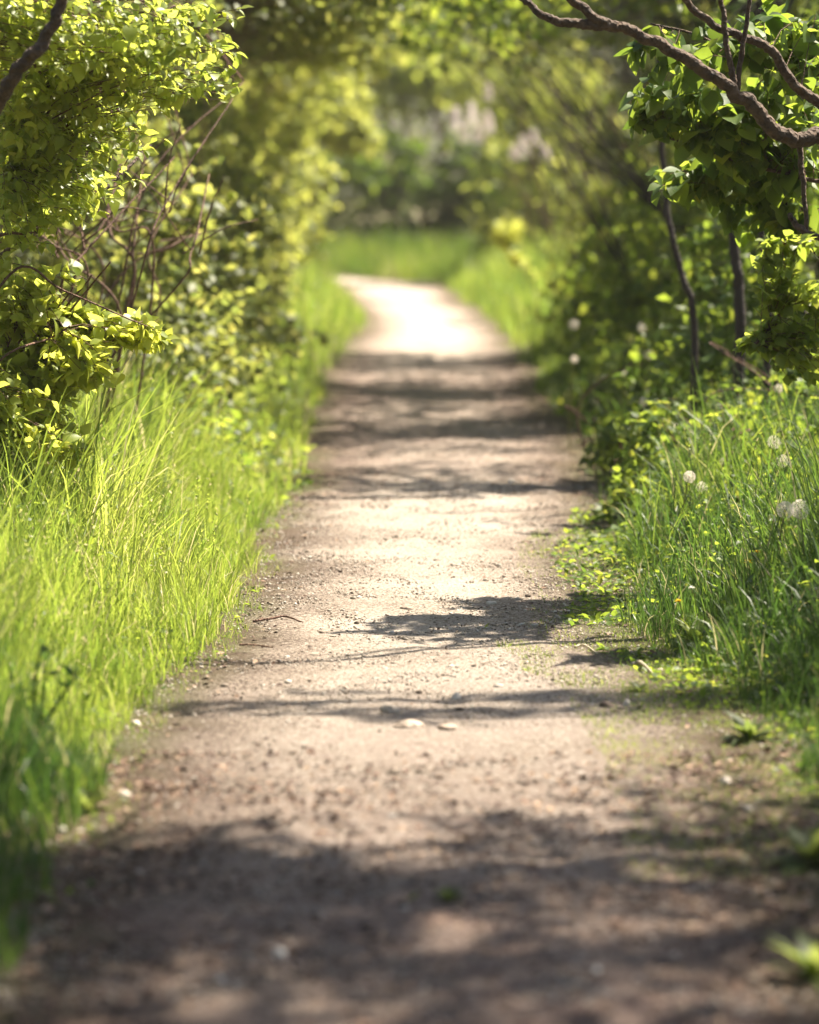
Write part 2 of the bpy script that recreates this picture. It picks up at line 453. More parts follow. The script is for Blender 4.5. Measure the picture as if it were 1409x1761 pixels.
# ------------------------------------------------------------------ ground and path
def axis(spec):
    out = [np.linspace(a, b, n, endpoint=False) for a, b, n in spec]
    return np.concatenate(out + [[spec[-1][1]]])
gx = axis([(-60, -12, 10), (-12, -3, 24), (-3, 3, 100), (3, 12, 24), (12, 60, 10)])
gy = axis([(-25, 2, 12), (2, 16, 110), (16, 50, 90), (50, 66, 16), (66, 110, 8)])
X, Y = np.meshgrid(gx, gy, indexing='ij')
Z = gz(X, Y) - .004 - .03 * sm(-.02, -.2, off_path(X, Y))
i, j = np.meshgrid(np.arange(len(gx) - 1), np.arange(len(gy) - 1), indexing='ij')
q = i * len(gy) + j
F = np.stack([q, q + len(gy), q + len(gy) + 1, q + 1], -1).reshape(-1, 4)
ground = link("ground", make_mesh("ground", np.stack([X, Y, Z], -1), F, M['ground'], smooth=True))
tag(ground, "dark mossy soil of the verges under the grass and shrubs", "ground", kind='structure')

py_ = axis([(-10, 3, 16), (3, 16, 330), (16, 47, 200)])
tt = np.linspace(-.14, 1.14, 90)
YY = np.repeat(py_[:, None], len(tt), 1)
l_, r_ = edge_l(py_)[:, None], edge_r(py_)[:, None]
XX = l_ + (r_ - l_) * tt[None]
ins = np.minimum(XX - l_, r_ - XX)
ZZ = gz(XX, YY) + .004 - .03 * sm(.06, .2, -ins) + .004 * (vnoise(XX * 22, YY * 18, 31) - .5) + .010 * (vnoise(XX * 9, YY * 7, 32) - .5) * sm(0, .1, ins)
i, j = np.meshgrid(np.arange(len(py_) - 1), np.arange(len(tt) - 1), indexing='ij')
q = i * len(tt) + j
F = np.stack([q, q + 1, q + len(tt) + 1, q + len(tt)], -1).reshape(-1, 4)
path = link("path", make_mesh("path", np.stack([XX, YY, ZZ], -1), F, M['path'], smooth=True, attrs={"edge": ins, "earth": np.interp(YY, [-10, 5, 7, 9, 10.5, 12.5, 15, 22, 27, 50], [.5, .44, .30, .12, .04, -.05, .30, .36, .20, .24]) + .12 * (vnoise(XX * 1.4, YY * .8, 77) - .5)}))  # earth: browner soil, with tree shade deepened into the colour near and mid-way
tag(path, "sandy gravel footpath running straight through the green tunnel", "path", kind='structure')

# loose gravel on the path
def ico():
    p = (1 + 5 ** .5) / 2
    v = norm(np.array([[-1, p, 0], [1, p, 0], [-1, -p, 0], [1, -p, 0], [0, -1, p], [0, 1, p], [0, -1, -p], [0, 1, -p], [p, 0, -1], [p, 0, 1], [-p, 0, -1], [-p, 0, 1]], float))
    f = np.array([[0, 11, 5], [0, 5, 1], [0, 1, 7], [0, 7, 10], [0, 10, 11], [1, 5, 9], [5, 11, 4], [11, 10, 2], [10, 7, 6], [7, 1, 8], [3, 9, 4], [3, 4, 2], [3, 2, 6], [3, 6, 8], [3, 8, 9], [4, 9, 5], [2, 4, 11], [6, 2, 10], [8, 6, 7], [9, 8, 1]])
    return v, f
ICO = ico()
OCT = (np.array([[1, 0, 0], [0, 1, 0], [-1, 0, 0], [0, -1, 0], [0, 0, 1], [0, 0, -1]], float),
       np.array([[0, 1, 4], [1, 2, 4], [2, 3, 4], [3, 0, 4], [1, 0, 5], [2, 1, 5], [3, 2, 5], [0, 3, 5]]))
def pebbles(n, y0, y1, s0, s1, tpl, rng):
    y = y0 + (y1 - y0) * rng.random(n) ** 1.3
    l, r = edge_l(y), edge_r(y)
    x = l - .08 + (r - l + .2) * rng.random(n)
    keep = .6 * vnoise(x * 2.2, y * 1.3, 41) + .5 * vnoise(x * 7, y * 5, 42) + .5 * rng.random(n) > .72
    x, y = x[keep], y[keep]; n = len(x)
    s = s0 + (s1 - s0) * rng.random(n) ** 3
    tv, tf = tpl
    sc = np.stack([s * rng.uniform(.8, 1.4, n), s * rng.uniform(.8, 1.3, n), s * rng.uniform(.45, .8, n)], -1)
    a = rng.random(n) * 6.28
    V = tv[None] * (1 + .22 * rng.normal(0, 1, (n, len(tv), 1))) * sc[:, None]
    c, sn = np.cos(a)[:, None], np.sin(a)[:, None]
    V = np.stack([V[..., 0] * c - V[..., 1] * sn, V[..., 0] * sn + V[..., 1] * c, V[..., 2]], -1)
    V += np.stack([x, y, gz(x, y) + .004 + s * .12], -1)[:, None]
    rv = np.repeat(np.where(rng.random(n) < .05, .05, np.clip(rng.normal(.66, .2, n), 0, 1)), len(tv))
    return V.reshape(-1, 3), (tf[None] + (np.arange(n) * len(tv))[:, None, None]).reshape(-1, 3), rv
rng = np.random.default_rng(11)
a = pebbles(74000, 5.2, 15, .0016, .0056, OCT, rng)
b = pebbles(1500, 4.5, 24, .0045, .011, ICO, rng)
gravel = link("gravel", make_mesh("gravel", np.vstack([a[0], b[0]]), np.vstack([a[1], b[1] + len(a[0])]), M['pebble'], np.concatenate([a[2], b[2]])))
tag(gravel, "loose pale gravel and dark crumbs scattered over the path", "gravel", kind='stuff')

# dead leaf bits along the edges, added thickly under the roof to brown its shade
n = 44000
y = np.where(rng.random(n) < .6, rng.uniform(4.5, 7.6, n), np.where(rng.random(n) < .7, rng.uniform(13.2, 24, n), rng.uniform(7, 14, n)))
u = rng.random(n)
mid_ = edge_l(y) + (edge_r(y) - edge_l(y)) * rng.random(n)
open_ = sm(7.0, 7.8, y) * (1 - sm(13, 13.8, y))
e = np.where(u < .2, edge_l(y) + rng.normal(.05, .12, n), np.where(u < .45, edge_r(y) + rng.normal(-.02, .18, n), mid_))
k = (u < .45) | (rng.random(n) > open_ * .9)
k &= vnoise(e * 4, y * 2.5, 45) + .8 * rng.random(n) > .5
e, y = e[k], y[k]; n = len(e)
Pl = np.stack([e, y, gz(e, y) + .007], -1)
R_ = frames(np.stack([rng.normal(0, 1, n), rng.normal(0, 1, n), rng.normal(0, .15, n)], -1), np.stack([rng.normal(0, .35, n), rng.normal(0, .35, n), np.ones(n)], -1))
V, F = leaves_mesh(Pl, R_, np.clip(rng.gamma(3, .004, n), .004, .026), LEAF_FAR)
lit = link("leaf_litter", make_mesh("leaf_litter", V, F, M['litter'], np.repeat(rng.random(n) ** 1.4, 4)))
tag(lit, "small brown bits of dead leaf along the path edges, added thickly to brown the shaded path", "leaf litter", kind='stuff')

# ------------------------------------------------------------------ grass
def scatter(n, y0, y1, side, far, rng, near=0.0, pw=1.0):
    y = y0 + (y1 - y0) * rng.random(n) ** pw
    d = near + (far - near) * rng.random(n)
    x = edge_l(y) - d if side < 0 else edge_r(y) + d
    return x, y, d

def grass(name, label, mat, patches, rng):
    parts, rn = [], []
    for (n, y0, y1, side, far, near, h0, h1, w0, w1, seg, pw) in patches:
        x, y, d = scatter(n, y0, y1, side, far, rng, near, pw)
        clump = vnoise(x * 5, y * 3, 51) * .65 + vnoise(x * 13, y * 11, 53) * .35
        keep = clump + .45 * rng.random(n) > .42
        x, y, d, clump = x[keep], y[keep], d[keep], clump[keep]; m = len(x)
        rise = sm(-.05, .55, d + .25 * (clump - .5))
        h = (h0 + (h1 - h0) * rise) * rng.uniform(.35, 1.3, m) * (.6 + .8 * clump)
        a = vnoise(x * 3, y * 3, 52) * 9 + rng.normal(0, 1.1, m)
        a = np.where(rng.random(m) < .5, rng.random(m) * 6.28, a)
        lean = np.stack([np.cos(a) - side * .25, np.sin(a), np.zeros(m)], -1); lean = norm(lean)
        B = np.stack([x, y, gz(x, y) + (.002 if h0 < .02 else -.008)], -1)
        V, F, k = blades(B, lean, h, rng.uniform(w0, w1, m) * (.6 + .5 * h / max(h1, .01)), rng.gamma(2.0, .48, m) + .12, seg, rng)
        parts.append((V, F)); 
        r = np.clip((.35 if mat is M['grass_sun'] else .22) + .55 * (vnoise(x * 2, y * 1.5, 54) - .5) + rng.normal(.1, .17, m), 0, .93)
        r = np.clip(r - .35 * (vnoise(x * 4.5, y * 2.5, 57) > .68), .02, .93)
        r[rng.random(m) < .055] = 1.0
        rn.append(np.repeat(r, k))
    V, F = join(parts)
    o = link(name, make_mesh(name, V, F, mat, np.concatenate(rn)))
    return tag(o, label, "grass", kind='stuff')
rng = np.random.default_rng(5)
# n, y0, y1, side, far, near, h0, h1, w0, w1, seg, power
grass("grass", "long sunlit yellow-green grass on the left verge", M['grass_sun'], [
    (42000, 7.0, 13.6, -1, 1.15, .02, .07, .42, .002, .0048, 4, 1.0),
    (3000, 9.5, 13.6, -1, 1.3, .35, .30, .56, .004, .009, 4, 1.0),
    (14000, 6.5, 15.0, -1, .34, -.06, .03, .10, .002, .004, 3, 1.0),
    (6000, 13.6, 21, -1, 1.0, .0, .10, .30, .004, .008, 4, 1.0)], rng)
grass("grass", "darker soft grass in the near left corner", M['grass_deep'], [
    (5500, 4.2, 7.3, -1, .6, .02, .12, .40, .004, .008, 4, 1.0), (900, 6.8, 7.4, -1, .6, .12, .10, .36, .004, .007, 4, 1.0)], rng)
grass("grass", "deep green grass with sunlit tips on the right verge", M['grass_deep'], [
    (9000, 7.9, 13.5, 1, 1.1, .16, .05, .42, .003, .0072, 4, 1.0),
    (4500, 7.2, 10.0, 1, .9, .06, .05, .26, .003, .006, 4, 1.0),
    (15000, 7.2, 13.5, 1, 1.1, .10, .04, .24, .002, .005, 4, 1.0),
    (9000, 6.5, 13.5, 1, .34, -.10, .02, .06, .002, .004, 3, 1.0),
    (6000, 13.0, 22, 1, 1.6, .02, .10, .36, .005, .009, 4, 1.0),
    (700, 4.5, 7.0, 1, .6, .05, .06, .25, .004, .008, 4, 1.0),
    (6000, 6.2, 8.4, 1, .75, .06, .03, .17, .003, .006, 4, 1.0)], rng)
grass("grass", "soft blurred grass lining the far stretch of path", M['grass_sun'], [
    (9000, 21, 43, -1, 1.5, .0, .14, .45, .010, .02, 3, 1.0),
    (3000, 20, 26, 1, 1.5, .0, .10, .35, .010, .02, 3, 1.0),
    (7000, 26, 41, 1, 1.5, .0, .14, .50, .010, .02, 3, 1.0)], rng)
grass("grass", "short mossy yellow-green turf creeping onto the right path edge", M['grass_sun'], [
    (14000, 7.0, 12.5, 1, .34, -.22, .010, .030, .0015, .004, 3, 1.0), (26000, 6.2, 9.4, 1, .70, -.36, .012, .05, .0015, .004, 3, 1.0)], rng)
# grass gone to seed: thin stems with small pale spikelets
def seed_stems(n, y0, y1, side, near, far, h0, h1, label, rng):
    x, y, d = scatter(n, y0, y1, side, far, rng, near)
    B = np.stack([x, y, gz(x, y)], -1)
    a = rng.random(n) * 6.28
    h = rng.uniform(h0, h1, n) * (.5 + .5 * sm(0, .5, d))
    T = B + np.stack([np.cos(a) * .12, np.sin(a) * .12, np.ones(n)], -1) * h[:, None]
    Mi = (B + T) / 2 + np.stack([rng.normal(0, .02, n), rng.normal(0, .02, n), .1 * h], -1)
    V1, F1 = tubes3(B, Mi, T, np.full(n, .0011), .0007, 4)
    k = 9
    t = np.tile(np.linspace(.78, 1, k), n)[:, None]; i = np.repeat(np.arange(n), k)
    Q = B[i] * (1 - t) ** 2 + 2 * Mi[i] * t * (1 - t) + T[i] * t ** 2
    V2, F2 = leaves_mesh(Q, frames(rng.normal(0, .6, (n * k, 3)) + [0, 0, .8], rng.normal(0, 1, (n * k, 3))), rng.uniform(.008, .016, n * k), _leaf_mid(.2))
    V, F = join([(V1, F1), (V2, [F2])])
    rv = np.concatenate([np.full(len(V1), .25), np.repeat(rng.uniform(.3, 1, n * k), 7)])
    tag(link("grass", make_mesh("grass", V, F, M['grass_sun'] if side < 0 else M['grass_deep'], rv)), label, "grass", kind='stuff')
seed_stems(420, 7.3, 14, -1, .05, 1.2, .25, .62, "thin grass stems gone to seed above the bright left grass", rng)
seed_stems(160, 8, 14, 1, .2, 1.1, .25, .55, "thin dark grass stems gone to seed on the right verge", rng)
# the bank where the path turns away
n = 9000
x = rng.uniform(-1.5, 3.2, n); y = rng.uniform(41.2, 47, n)
k = (off_path(x, y) > .02); x, y = x[k], y[k]; n = len(x)
a = rng.random(n) * 6.28
V, F, k = blades(np.stack([x, y, gz(x, y)], -1), np.stack([np.cos(a), np.sin(a), a * 0], -1), rng.uniform(.16, .46, n) * (.6 + .8 * vnoise(x * 2, y * 2, 58)), rng.uniform(.012, .022, n), rng.gamma(2, .3, n), 3, rng)
tag(link("grass", make_mesh("grass", V, F, M['grass_deep'], np.repeat(np.clip(.30 + .6 * (vnoise(x * 1.5, y * 1.5, 59) - .3) + rng.normal(0, .15, n), 0, .93), k))),
    "shaded bank of grass where the path bends out of sight", "grass", kind='stuff')

# low leafy ground cover on the right edge and under the shrubs
def cover(n, y0, y1, side, near, far, size, hmax, rng):
    x, y, d = scatter(n, y0, y1, side, far, rng, near)
    kp = vnoise(x * 4, y * 3, 61) + .35 * rng.random(n) > .5
    x, y, d = x[kp], y[kp], d[kp]; n = len(x)
    z = gz(x, y) + hmax * rng.random(n) * sm(0, .5, d) + .006
    R = frames(np.stack([rng.normal(0, 1, n), rng.normal(0, 1, n), rng.normal(.2, .3, n)], -1), np.stack([rng.normal(0, .5, n), rng.normal(0, .5, n), np.ones(n)], -1))
    V, F = leaves_mesh(np.stack([x, y, z], -1), R, rng.uniform(.6, 1.3, n) * size, LEAF_MID)
    return V, F, np.repeat(np.clip(rng.normal(.45, .25, n), 0, 1), 7)
C = [cover(11000, 8.2, 13.5, 1, -.10, 1.0, .026, .24, rng), cover(1500, 6.2, 8.4, 1, .02, .6, .02, .08, rng), cover(9000, 12, 24, 1, .02, 1.6, .055, .45, rng), cover(6000, 13.4, 22, -1, .0, 1.4, .05, .42, rng), cover(1500, 6, 13, -1, -.05, .5, .018, .08, rng), cover(4200, 7.6, 13.5, -1, .05, 1.1, .028, .30, rng)]
o = 0; FF = []
for c in C: FF.append(c[1] + o); o += len(c[0])
tag(link("ground_cover", make_mesh("ground_cover", np.vstack([c[0] for c in C]), np.vstack(FF), M['lilac_leaf'], np.concatenate([c[2] for c in C]))),
    "low leafy weeds and clover growing between the grass", "ground cover", kind='stuff')

# ------------------------------------------------------------------ shrubs and trees
NEAR_LEAVES = {}
def near_meshes(key, mat, w, droop):
    if key not in NEAR_LEAVES:
        NEAR_LEAVES[key] = []
        for i in range(6):
            V, F = leaf_near(w * (.85 + .07 * i), droop * (.4 + .3 * i), .10 + .06 * (i % 3))
            NEAR_LEAVES[key].append(make_mesh("leaf", V, F, mat, np.full(len(V), .15 + .13 * i), smooth=True))
    return NEAR_LEAVES[key]

def plant(name, label, cat, base, blobs, twigs, leaf, mat, bark, tpl=LEAF_MID, per=10, stems=None, nstem=4, r0=.03,
          seed=1, singles=0, carve=True, group=None, reach=.30, droop=.35, tone=(.45, .22), twr=.0028, stem_name="stem",
          branches=None, flat=.0, force=None, twigk=4, bare=()):
    """base (x, y). blobs: (x, y, z, rx, ry, rz, weight). Leaves sit on twigs that spring from the stems."""
    rng = np.random.default_rng(seed)
    bz = float(gz(np.array(base[0]), np.array(base[1]))) - .03
    B = np.array([base[0], base[1], bz])
    root = empty(name, B, label, cat, group)
    bl = np.array([b[:6] for b in blobs], float); wt = np.array([b[6] if len(b) > 6 else 1 for b in blobs], float)
    # stems
    polys = []
    if stems is None:
        stems = []
        for s in range(nstem):
            b = bl[s % len(bl)]
            end = b[:3] + rng.normal(0, .35, 3) * b[3:6] + np.array([0, 0, .3 * b[5]])
            st = B + np.array([rng.normal(0, .10), rng.normal(0, .10), 0])
            m1 = st + (end - st) * .35 + rng.normal(0, .10, 3) + np.array([0, 0, .12])
            m2 = st + (end - st) * .7 + rng.normal(0, .12, 3) + np.array([0, 0, .08])
            stems.append(([st, m1, m2, end], r0 * rng.uniform(.6, 1.1), r0 * .25))
    nodes = []
    for k, (pts, ra, rb) in enumerate(stems):
        n = max(14, 9 * len(pts))
        c = spline(pts, n)
        w_ = rng.normal(0, ra * .26, (n, 3)); w_ = (w_ + np.roll(w_, 1, 0) + np.roll(w_, -1, 0)) / 3
        c[1:-1] += w_[1:-1]
        V, F = tube(c, np.linspace(1, 0, n) ** .8 * (ra - rb) + rb, 10 if ra > .012 else 5, .05, rng)
        nm = stem_name[k] if isinstance(stem_name, (list, tuple)) else stem_name
        link(nm, make_mesh(nm, V - B, F, bark, smooth=True), root)
        if k not in bare: nodes.append(c[n // 5:])
    nodes = np.concatenate(nodes)
    # twig ends
    pick = rng.choice(len(bl), twigs, p=wt / wt.sum())
    d = norm(rng.normal(0, 1, (twigs, 3)))
    E = bl[pick, :3] + d * bl[pick, 3:6] * (rng.random((twigs, 1)) ** .45)
    E += (np.stack([vnoise(E[:, 1] * 3, E[:, 2] * 3, 71), vnoise(E[:, 0] * 3, E[:, 2] * 3, 72), vnoise(E[:, 0] * 3, E[:, 1] * 3, 73)], -1) - .5) * .5 * bl[pick, 3:6]
    E = E[E[:, 2] > gz(E[:, 0], E[:, 1]) + .06]
    if carve:
        km = carve_mask(E, rng)
        if force is not None:
            px, py = project(E)
            km |= (px > force[0]) & (px < force[2]) & (py > force[1]) & (py < force[3])
        E = E[km]
    if len(E) == 0: return root
    # nearest stem node that is not above
    A = np.empty_like(E)
    for s in range(0, len(E), 400):
        e = E[s:s + 400]
        dd = np.linalg.norm(e[:, None] - nodes[None], axis=-1) + 1.2 * np.maximum(nodes[None, :, 2] - e[:, None, 2], 0) + .30 * rng.random((len(e), len(nodes)))
        A[s:s + 400] = nodes[dd.argmin(1)]
    L = np.linalg.norm(E - A, axis=1)
    Mi = (A + E) / 2 + np.stack([rng.normal(0, .08, len(E)), rng.normal(0, .08, len(E)), rng.uniform(.0, .28, len(E))], -1) * L[:, None]
    V, F = tubes3(A, Mi, E, np.clip(L * 1.25 * twr, .001, .006) + twr * .2, twr * .35, twigk)
    tag(link("twigs", make_mesh("twigs", V - B, F, M['twig'] if bark is not M['dark_bark'] else bark), root), kind='stuff')
    # leaves along the outer part of each twig
    n = len(E) * per
    idx = np.repeat(np.arange(len(E)), per)
    back = np.minimum(reach, L[idx] * .9) / np.maximum(L[idx], .05)
    t = 1 - back * rng.random(n) ** 1.1
    t[::per] = 1.0
    t = t[:, None]
    Q = A[idx] * (1 - t) ** 2 + 2 * Mi[idx] * t * (1 - t) + E[idx] * t ** 2
    tan = norm(2 * (1 - t) * (Mi[idx] - A[idx]) + 2 * t * (E[idx] - Mi[idx]))
    rad = norm(rng.normal(0, 1, (n, 3)))
    ax = norm(tan * rng.uniform(.2, .8, (n, 1)) + rad * .8 + np.array([0, 0, -droop]) * rng.uniform(.3, 1.3, (n, 1)))
    up = np.array([-.35 * np.sign(base[0]), -.2, 1.0]) + rng.normal(0, .5 + .25 * flat, (n, 3))
    R = frames(ax, up)
    size = leaf * np.clip(rng.normal(1, .25, n), .45, 1.6)
    cl = rng.normal(0, .5, len(E))[idx]
    rv = np.clip(tone[0] + tone[1] * (rng.normal(0, .8, n) + cl), 0, 1)
    if singles:
        px, py = project(Q)
        dep = Q[:, 1]
        ok = np.where((px > 5) & (px < 1404) & (py > 5) & (py < 1756))[0]
        ok = ok[np.argsort(-(size[ok] / dep[ok] * (1 + .3 * rng.random(len(ok)))))][:singles]
        ms = near_meshes(mat.name, mat, tpl[0][5, 0] if len(tpl[0]) > 5 else .3, .28)
        for k in ok:
            me = ms[int(np.clip(rv[k] * 6, 0, 5))]
            o = bpy.data.objects.new("leaf", me)
            mt = Matrix(np.asarray(R[k] * size[k] * 1.1).tolist()).to_4x4()
            mt.translation = Vector((Q[k] - B).tolist())
            o.parent = root; o.matrix_local = mt
            COL.objects.link(o)
        m = np.ones(n, bool); m[ok] = False
        Q, R, size, rv = Q[m], R[m], size[m], rv[m]
    V, F = leaves_mesh(Q, R, size, tpl)
    f = link("foliage", make_mesh("foliage", V - B, F, mat, np.repeat(rv, len(tpl[0])), smooth=len(tpl[0]) > 4), root)
    tag(f, kind='stuff')
    return root

# --- right: the tree whose crooked limb reaches in at the top
D = 10.0
def L_(pts, D0, D1=None):
    D1 = D0 if D1 is None else D1
    return [P(px, py, D0 + (D1 - D0) * k / max(1, len(pts) - 1)) for k, (px, py) in enumerate(pts)]
tb = np.array([2.05, 10.1, 0])
limb = [np.array([1.75, 10.05, .95])] + L_([(1480, 255), (1409, 236), (1365, 240), (1330, 222), (1290, 178), (1240, 140), (1180, 100), (1110, 64), (1060, 44), (1000, 12), (930, -60)], 10.0, 9.7)
trunk = [tb, np.array([1.95, 10.1, .5]), np.array([1.78, 10.05, .92]), np.array([1.75, 10.0, 1.5]), np.array([2.4, 9.6, 2.5]), np.array([3.1, 8.6, 3.4]), np.array([2.6, 7.2, 4.1])]
plant("tree", "tree with a thick crooked brown limb reaching over the right verge", "tree", (2.05, 10.1),
      [(1.04, 10.6, 1.50, .28, .2, .09, .55), (1.12, 10.8, 1.34, .26, .2, .09, .5), (1.2, 10.3, 1.72, .4, .2, .10, .7), (.80, 10.45, 1.56, .14, .16, .09, .22), (.78, 10.3, 1.68, .12, .12, .06, .12), (.90, 10.85, 1.30, .18, .2, .08, .22),
       (2.0, 7.3, 4.0, 1.3, 1.15, .45, 7.5), (1.1, 7.7, 3.5, .6, .6, .4, 3.0), (2.6, 8.0, 3.4, .7, .9, .5, 1.2), (1.9, 9.75, 3.6, 1.0, .30, .25, 1.5), (2.0, 6.2, 4.1, 1.1, .8, .4, 4.6),
       (1.2, 10.95, 1.18, .18, .2, .10, .25), (1.75, 10.6, 2.6, .5, .6, .5, .8)],
      2900, .054, M["lilac_leaf"], M['bark'], LEAF_BROAD, per=9, seed=21, singles=300, reach=.26, droop=.75, tone=(.42, .24),
      stems=[(trunk, .085, .02), (limb,   .0265, .011),
             (L_([(1062, 46), (1010, 42), (960, 36), (925, 20), (880, -20)], 9.75), .016, .008),
             (L_([(1470, 215), (1409, 175), (1365, 142), (1322, 85), (1268, 60), (1220, 38), (1175, -5), (1150, -50)], 10.1, 9.9), .017, .008),
             (L_([(1266, 160), (1256, 110), (1246, 50), (1236, -30)], 9.95), .011, .007),
             (L_([(1268, 158), (1274, 100), (1284, 45), (1292, -30)], 9.97), .009, .006),
             (L_([(1375, 240), (1380, 300), (1388, 395)], 9.98), .010, .006),
             (L_([(1500, 470), (1440, 430), (1400, 408), (1372, 388), (1358, 368)], 9.9), .014, .007),
             ([np.array([3.0, 8.7, 3.3]), np.array([2.5, 8.0, 3.5]), np.array([1.8, 7.7, 3.6]), np.array([1.1, 7.5, 3.6])], .020, .006),
             ([np.array([3.1, 8.6, 3.4]), np.array([3.1, 7.4, 3.9]), np.array([2.8, 6.6, 4.1]), np.array([2.2, 6.2, 4.2])], .024, .006),
             (L_([(1560, 330), (1400, 310), (1250, 270), (1120, 225), (1080, 215)], 10.6), .008, .003),
             (L_([(1560, 180), (1420, 130), (1300, 110), (1200, 60), (1120, 40)], 10.4), .008, .003),
             (L_([(1560, 380), (1420, 370), (1300, 330), (1200, 300)], 10.85), .007, .003)],
      stem_name=["trunk"] + ["limb"] * 12, force=(1050, -5, 1415, 420))
# --- right: small-leaved sprays low at the edge
plant("shrub", "small-leaved shrub with thin sprays below the crooked limb", "shrub", (1.62, 10.2),
      [(1.10, 9.4, .98, .17, .14, .025, 1.0), (1.08, 9.5, .86, .17, .14, .025, 1.0), (1.12, 9.45, .76, .14, .12, .03, .8), (1.02, 9.4, 1.04, .10, .12, .02, .4), (1.4, 9.7, .9, .3, .3, .35, .5), (1.08, 9.4, 1.11, .14, .12, .025, .6), (.98, 9.5, .83, .08, .1, .015, .3)],
      190, .030, M['lime_leaf'], M['bark'], LEAF_BROAD, per=11, seed=23, singles=300, reach=.2, droop=.2, tone=(.25, .2), carve=False,
      stems=[([np.array([1.62, 10.2, 0]), np.array([1.5, 10.1, .5]), P(1400, 520, 9.5), P(1300, 590, 9.4)], .012, .003),
             ([np.array([1.64, 10.2, 0]), np.array([1.55, 10.1, .6]), P(1409, 440, 9.5), P(1310, 430, 9.4)], .012, .003)])

# --- left: the leaning shrub whose bare limb crosses the upper corner
plant("shrub", "tall yellow-green shrub with a bare limb slanting up at its edge", "shrub", (-1.95, 10.4),
      [(-.98, 9.4, 1.72, .30, .16, .14, 1.3), (-1.05, 9.58, 1.62, .26, .12, .10, .9), (-.72, 9.6, 1.62, .16, .12, .10, .4), (-1.0, 9.95, 1.42, .24, .14, .10, .7), (-.70, 9.45, 1.70, .20, .15, .14, .6), (-1.0, 9.75, 1.52, .26, .16, .14, 1.0), (-.76, 9.75, 1.58, .16, .14, .11, .4), (-.50, 9.7, 1.72, .12, .12, .11, .2), (-1.06, 10.1, 1.34, .20, .18, .13, .9), (-1.12, 10.0, 1.2, .2, .2, .1, .7), (-.96, 10.2, 1.27, .18, .14, .10, .5), (-.62, 9.8, 1.60, .16, .12, .11, .35), (-.86, 10.1, 1.46, .14, .15, .11, .4),
       (-1.16, 10.35, 1.2, .14, .16, .10, .3), (-1.6, 9.8, 1.7, .35, .4, .5, .7), (.1, 7.6, 3.0, .7, .8, .35, 2.0), (-.5, 7.3, 2.7, .6, .8, .35, 1.6)],
      1050, .034, M['lime_leaf'], M['bark'], LEAF_MID, per=11, seed=31, singles=300, reach=.24, droop=.3, tone=(.52, .24),
      stems=[([np.array([-1.95, 10.4, 0]), np.array([-1.7, 10.1, .8]), P(-60, 260, 9.2), P(0, 170, 9.05), P(40, 112, 9.0), P(78, 62, 9.0), P(108, 0, 9.0), P(150, -120, 8.9)], .024, .013),
             ([np.array([-1.9, 10.5, 0]), np.array([-1.5, 10.7, .9]), P(60, 200, 10.7), P(180, 90, 10.9), P(300, 10, 11)], .018, .005),
             ([np.array([-1.9, 10.5, 0]), np.array([-1.6, 10.6, .8]), P(5, 310, 10.2), P(20, 200, 10.2), P(52, 80, 10.2), P(66, -20, 10.2)], .009, .005),
             ([np.array([-1.9, 10.4, 0]), np.array([-1.6, 9.6, 1.6]), np.array([-1.0, 8.6, 2.6]), np.array([-.1, 7.7, 3.0])], .02, .006),
             ([np.array([-1.9, 10.5, 0]), np.array([-1.5, 10.5, .8]), P(30, 420, 10.4), P(150, 350, 10.5), P(260, 250, 10.7)], .014, .004)],
      force=(-5, -5, 420, 460), bare=(0,))
# --- left: the low bright shrub at the edge
plant("shrub", "low bright lime-leaved shrub leaning out over the long grass", "shrub", (-1.55, 10.3),
      [(-1.2, 10.2, .98, .13, .15, .12, .8), (-1.18, 10.35, .84, .18, .16, .10, 1.1), (-.96, 10.35, .82, .16, .12, .055, .7), (-1.14, 10.3, .68, .17, .15, .10, 1.2), (-1.02, 10.2, .72, .14, .12, .06, .7),
       (-1.2, 10.05, .60, .14, .14, .12, 1.0), (-1.08, 10.0, .50, .14, .12, .08, .8), (-.82, 10.3, .80, .08, .1, .03, .25), (-1.5, 10.5, .8, .2, .3, .35, .4)],
      620, .036, M['lime_leaf'], M['twig'], LEAF_BROAD, per=9, seed=33, singles=300, reach=.2, droop=-.25, tone=(.85, .15), carve=False,
      stems=[([np.array([-1.55, 10.3, 0]), np.array([-1.4, 10.1, .6]), P(20, 470, 10), P(110, 500, 10.0), P(250, 560, 10.1)], .006, .002),
             ([np.array([-1.55, 10.3, 0]), np.array([-1.45, 10.2, .5]), P(0, 620, 9.9), P(90, 580, 10.1), P(120, 560, 10.1)], .005, .002),
             ([np.array([-1.55, 10.3, 0]), np.array([-1.45, 10.2, .8]), P(-20, 420, 10), P(60, 400, 10)], .009, .003)] +
            [([np.array([-1.5 + .05 * k, 10.4, 0]), np.array([-1.4 + .04 * k, 10.4, .45]), P(-10 + 22 * k, 640 - 14 * k, 10.3), P(30 + 32 * k, 560 - 22 * k, 10.25)], .006, .0025) for k in range(6)])
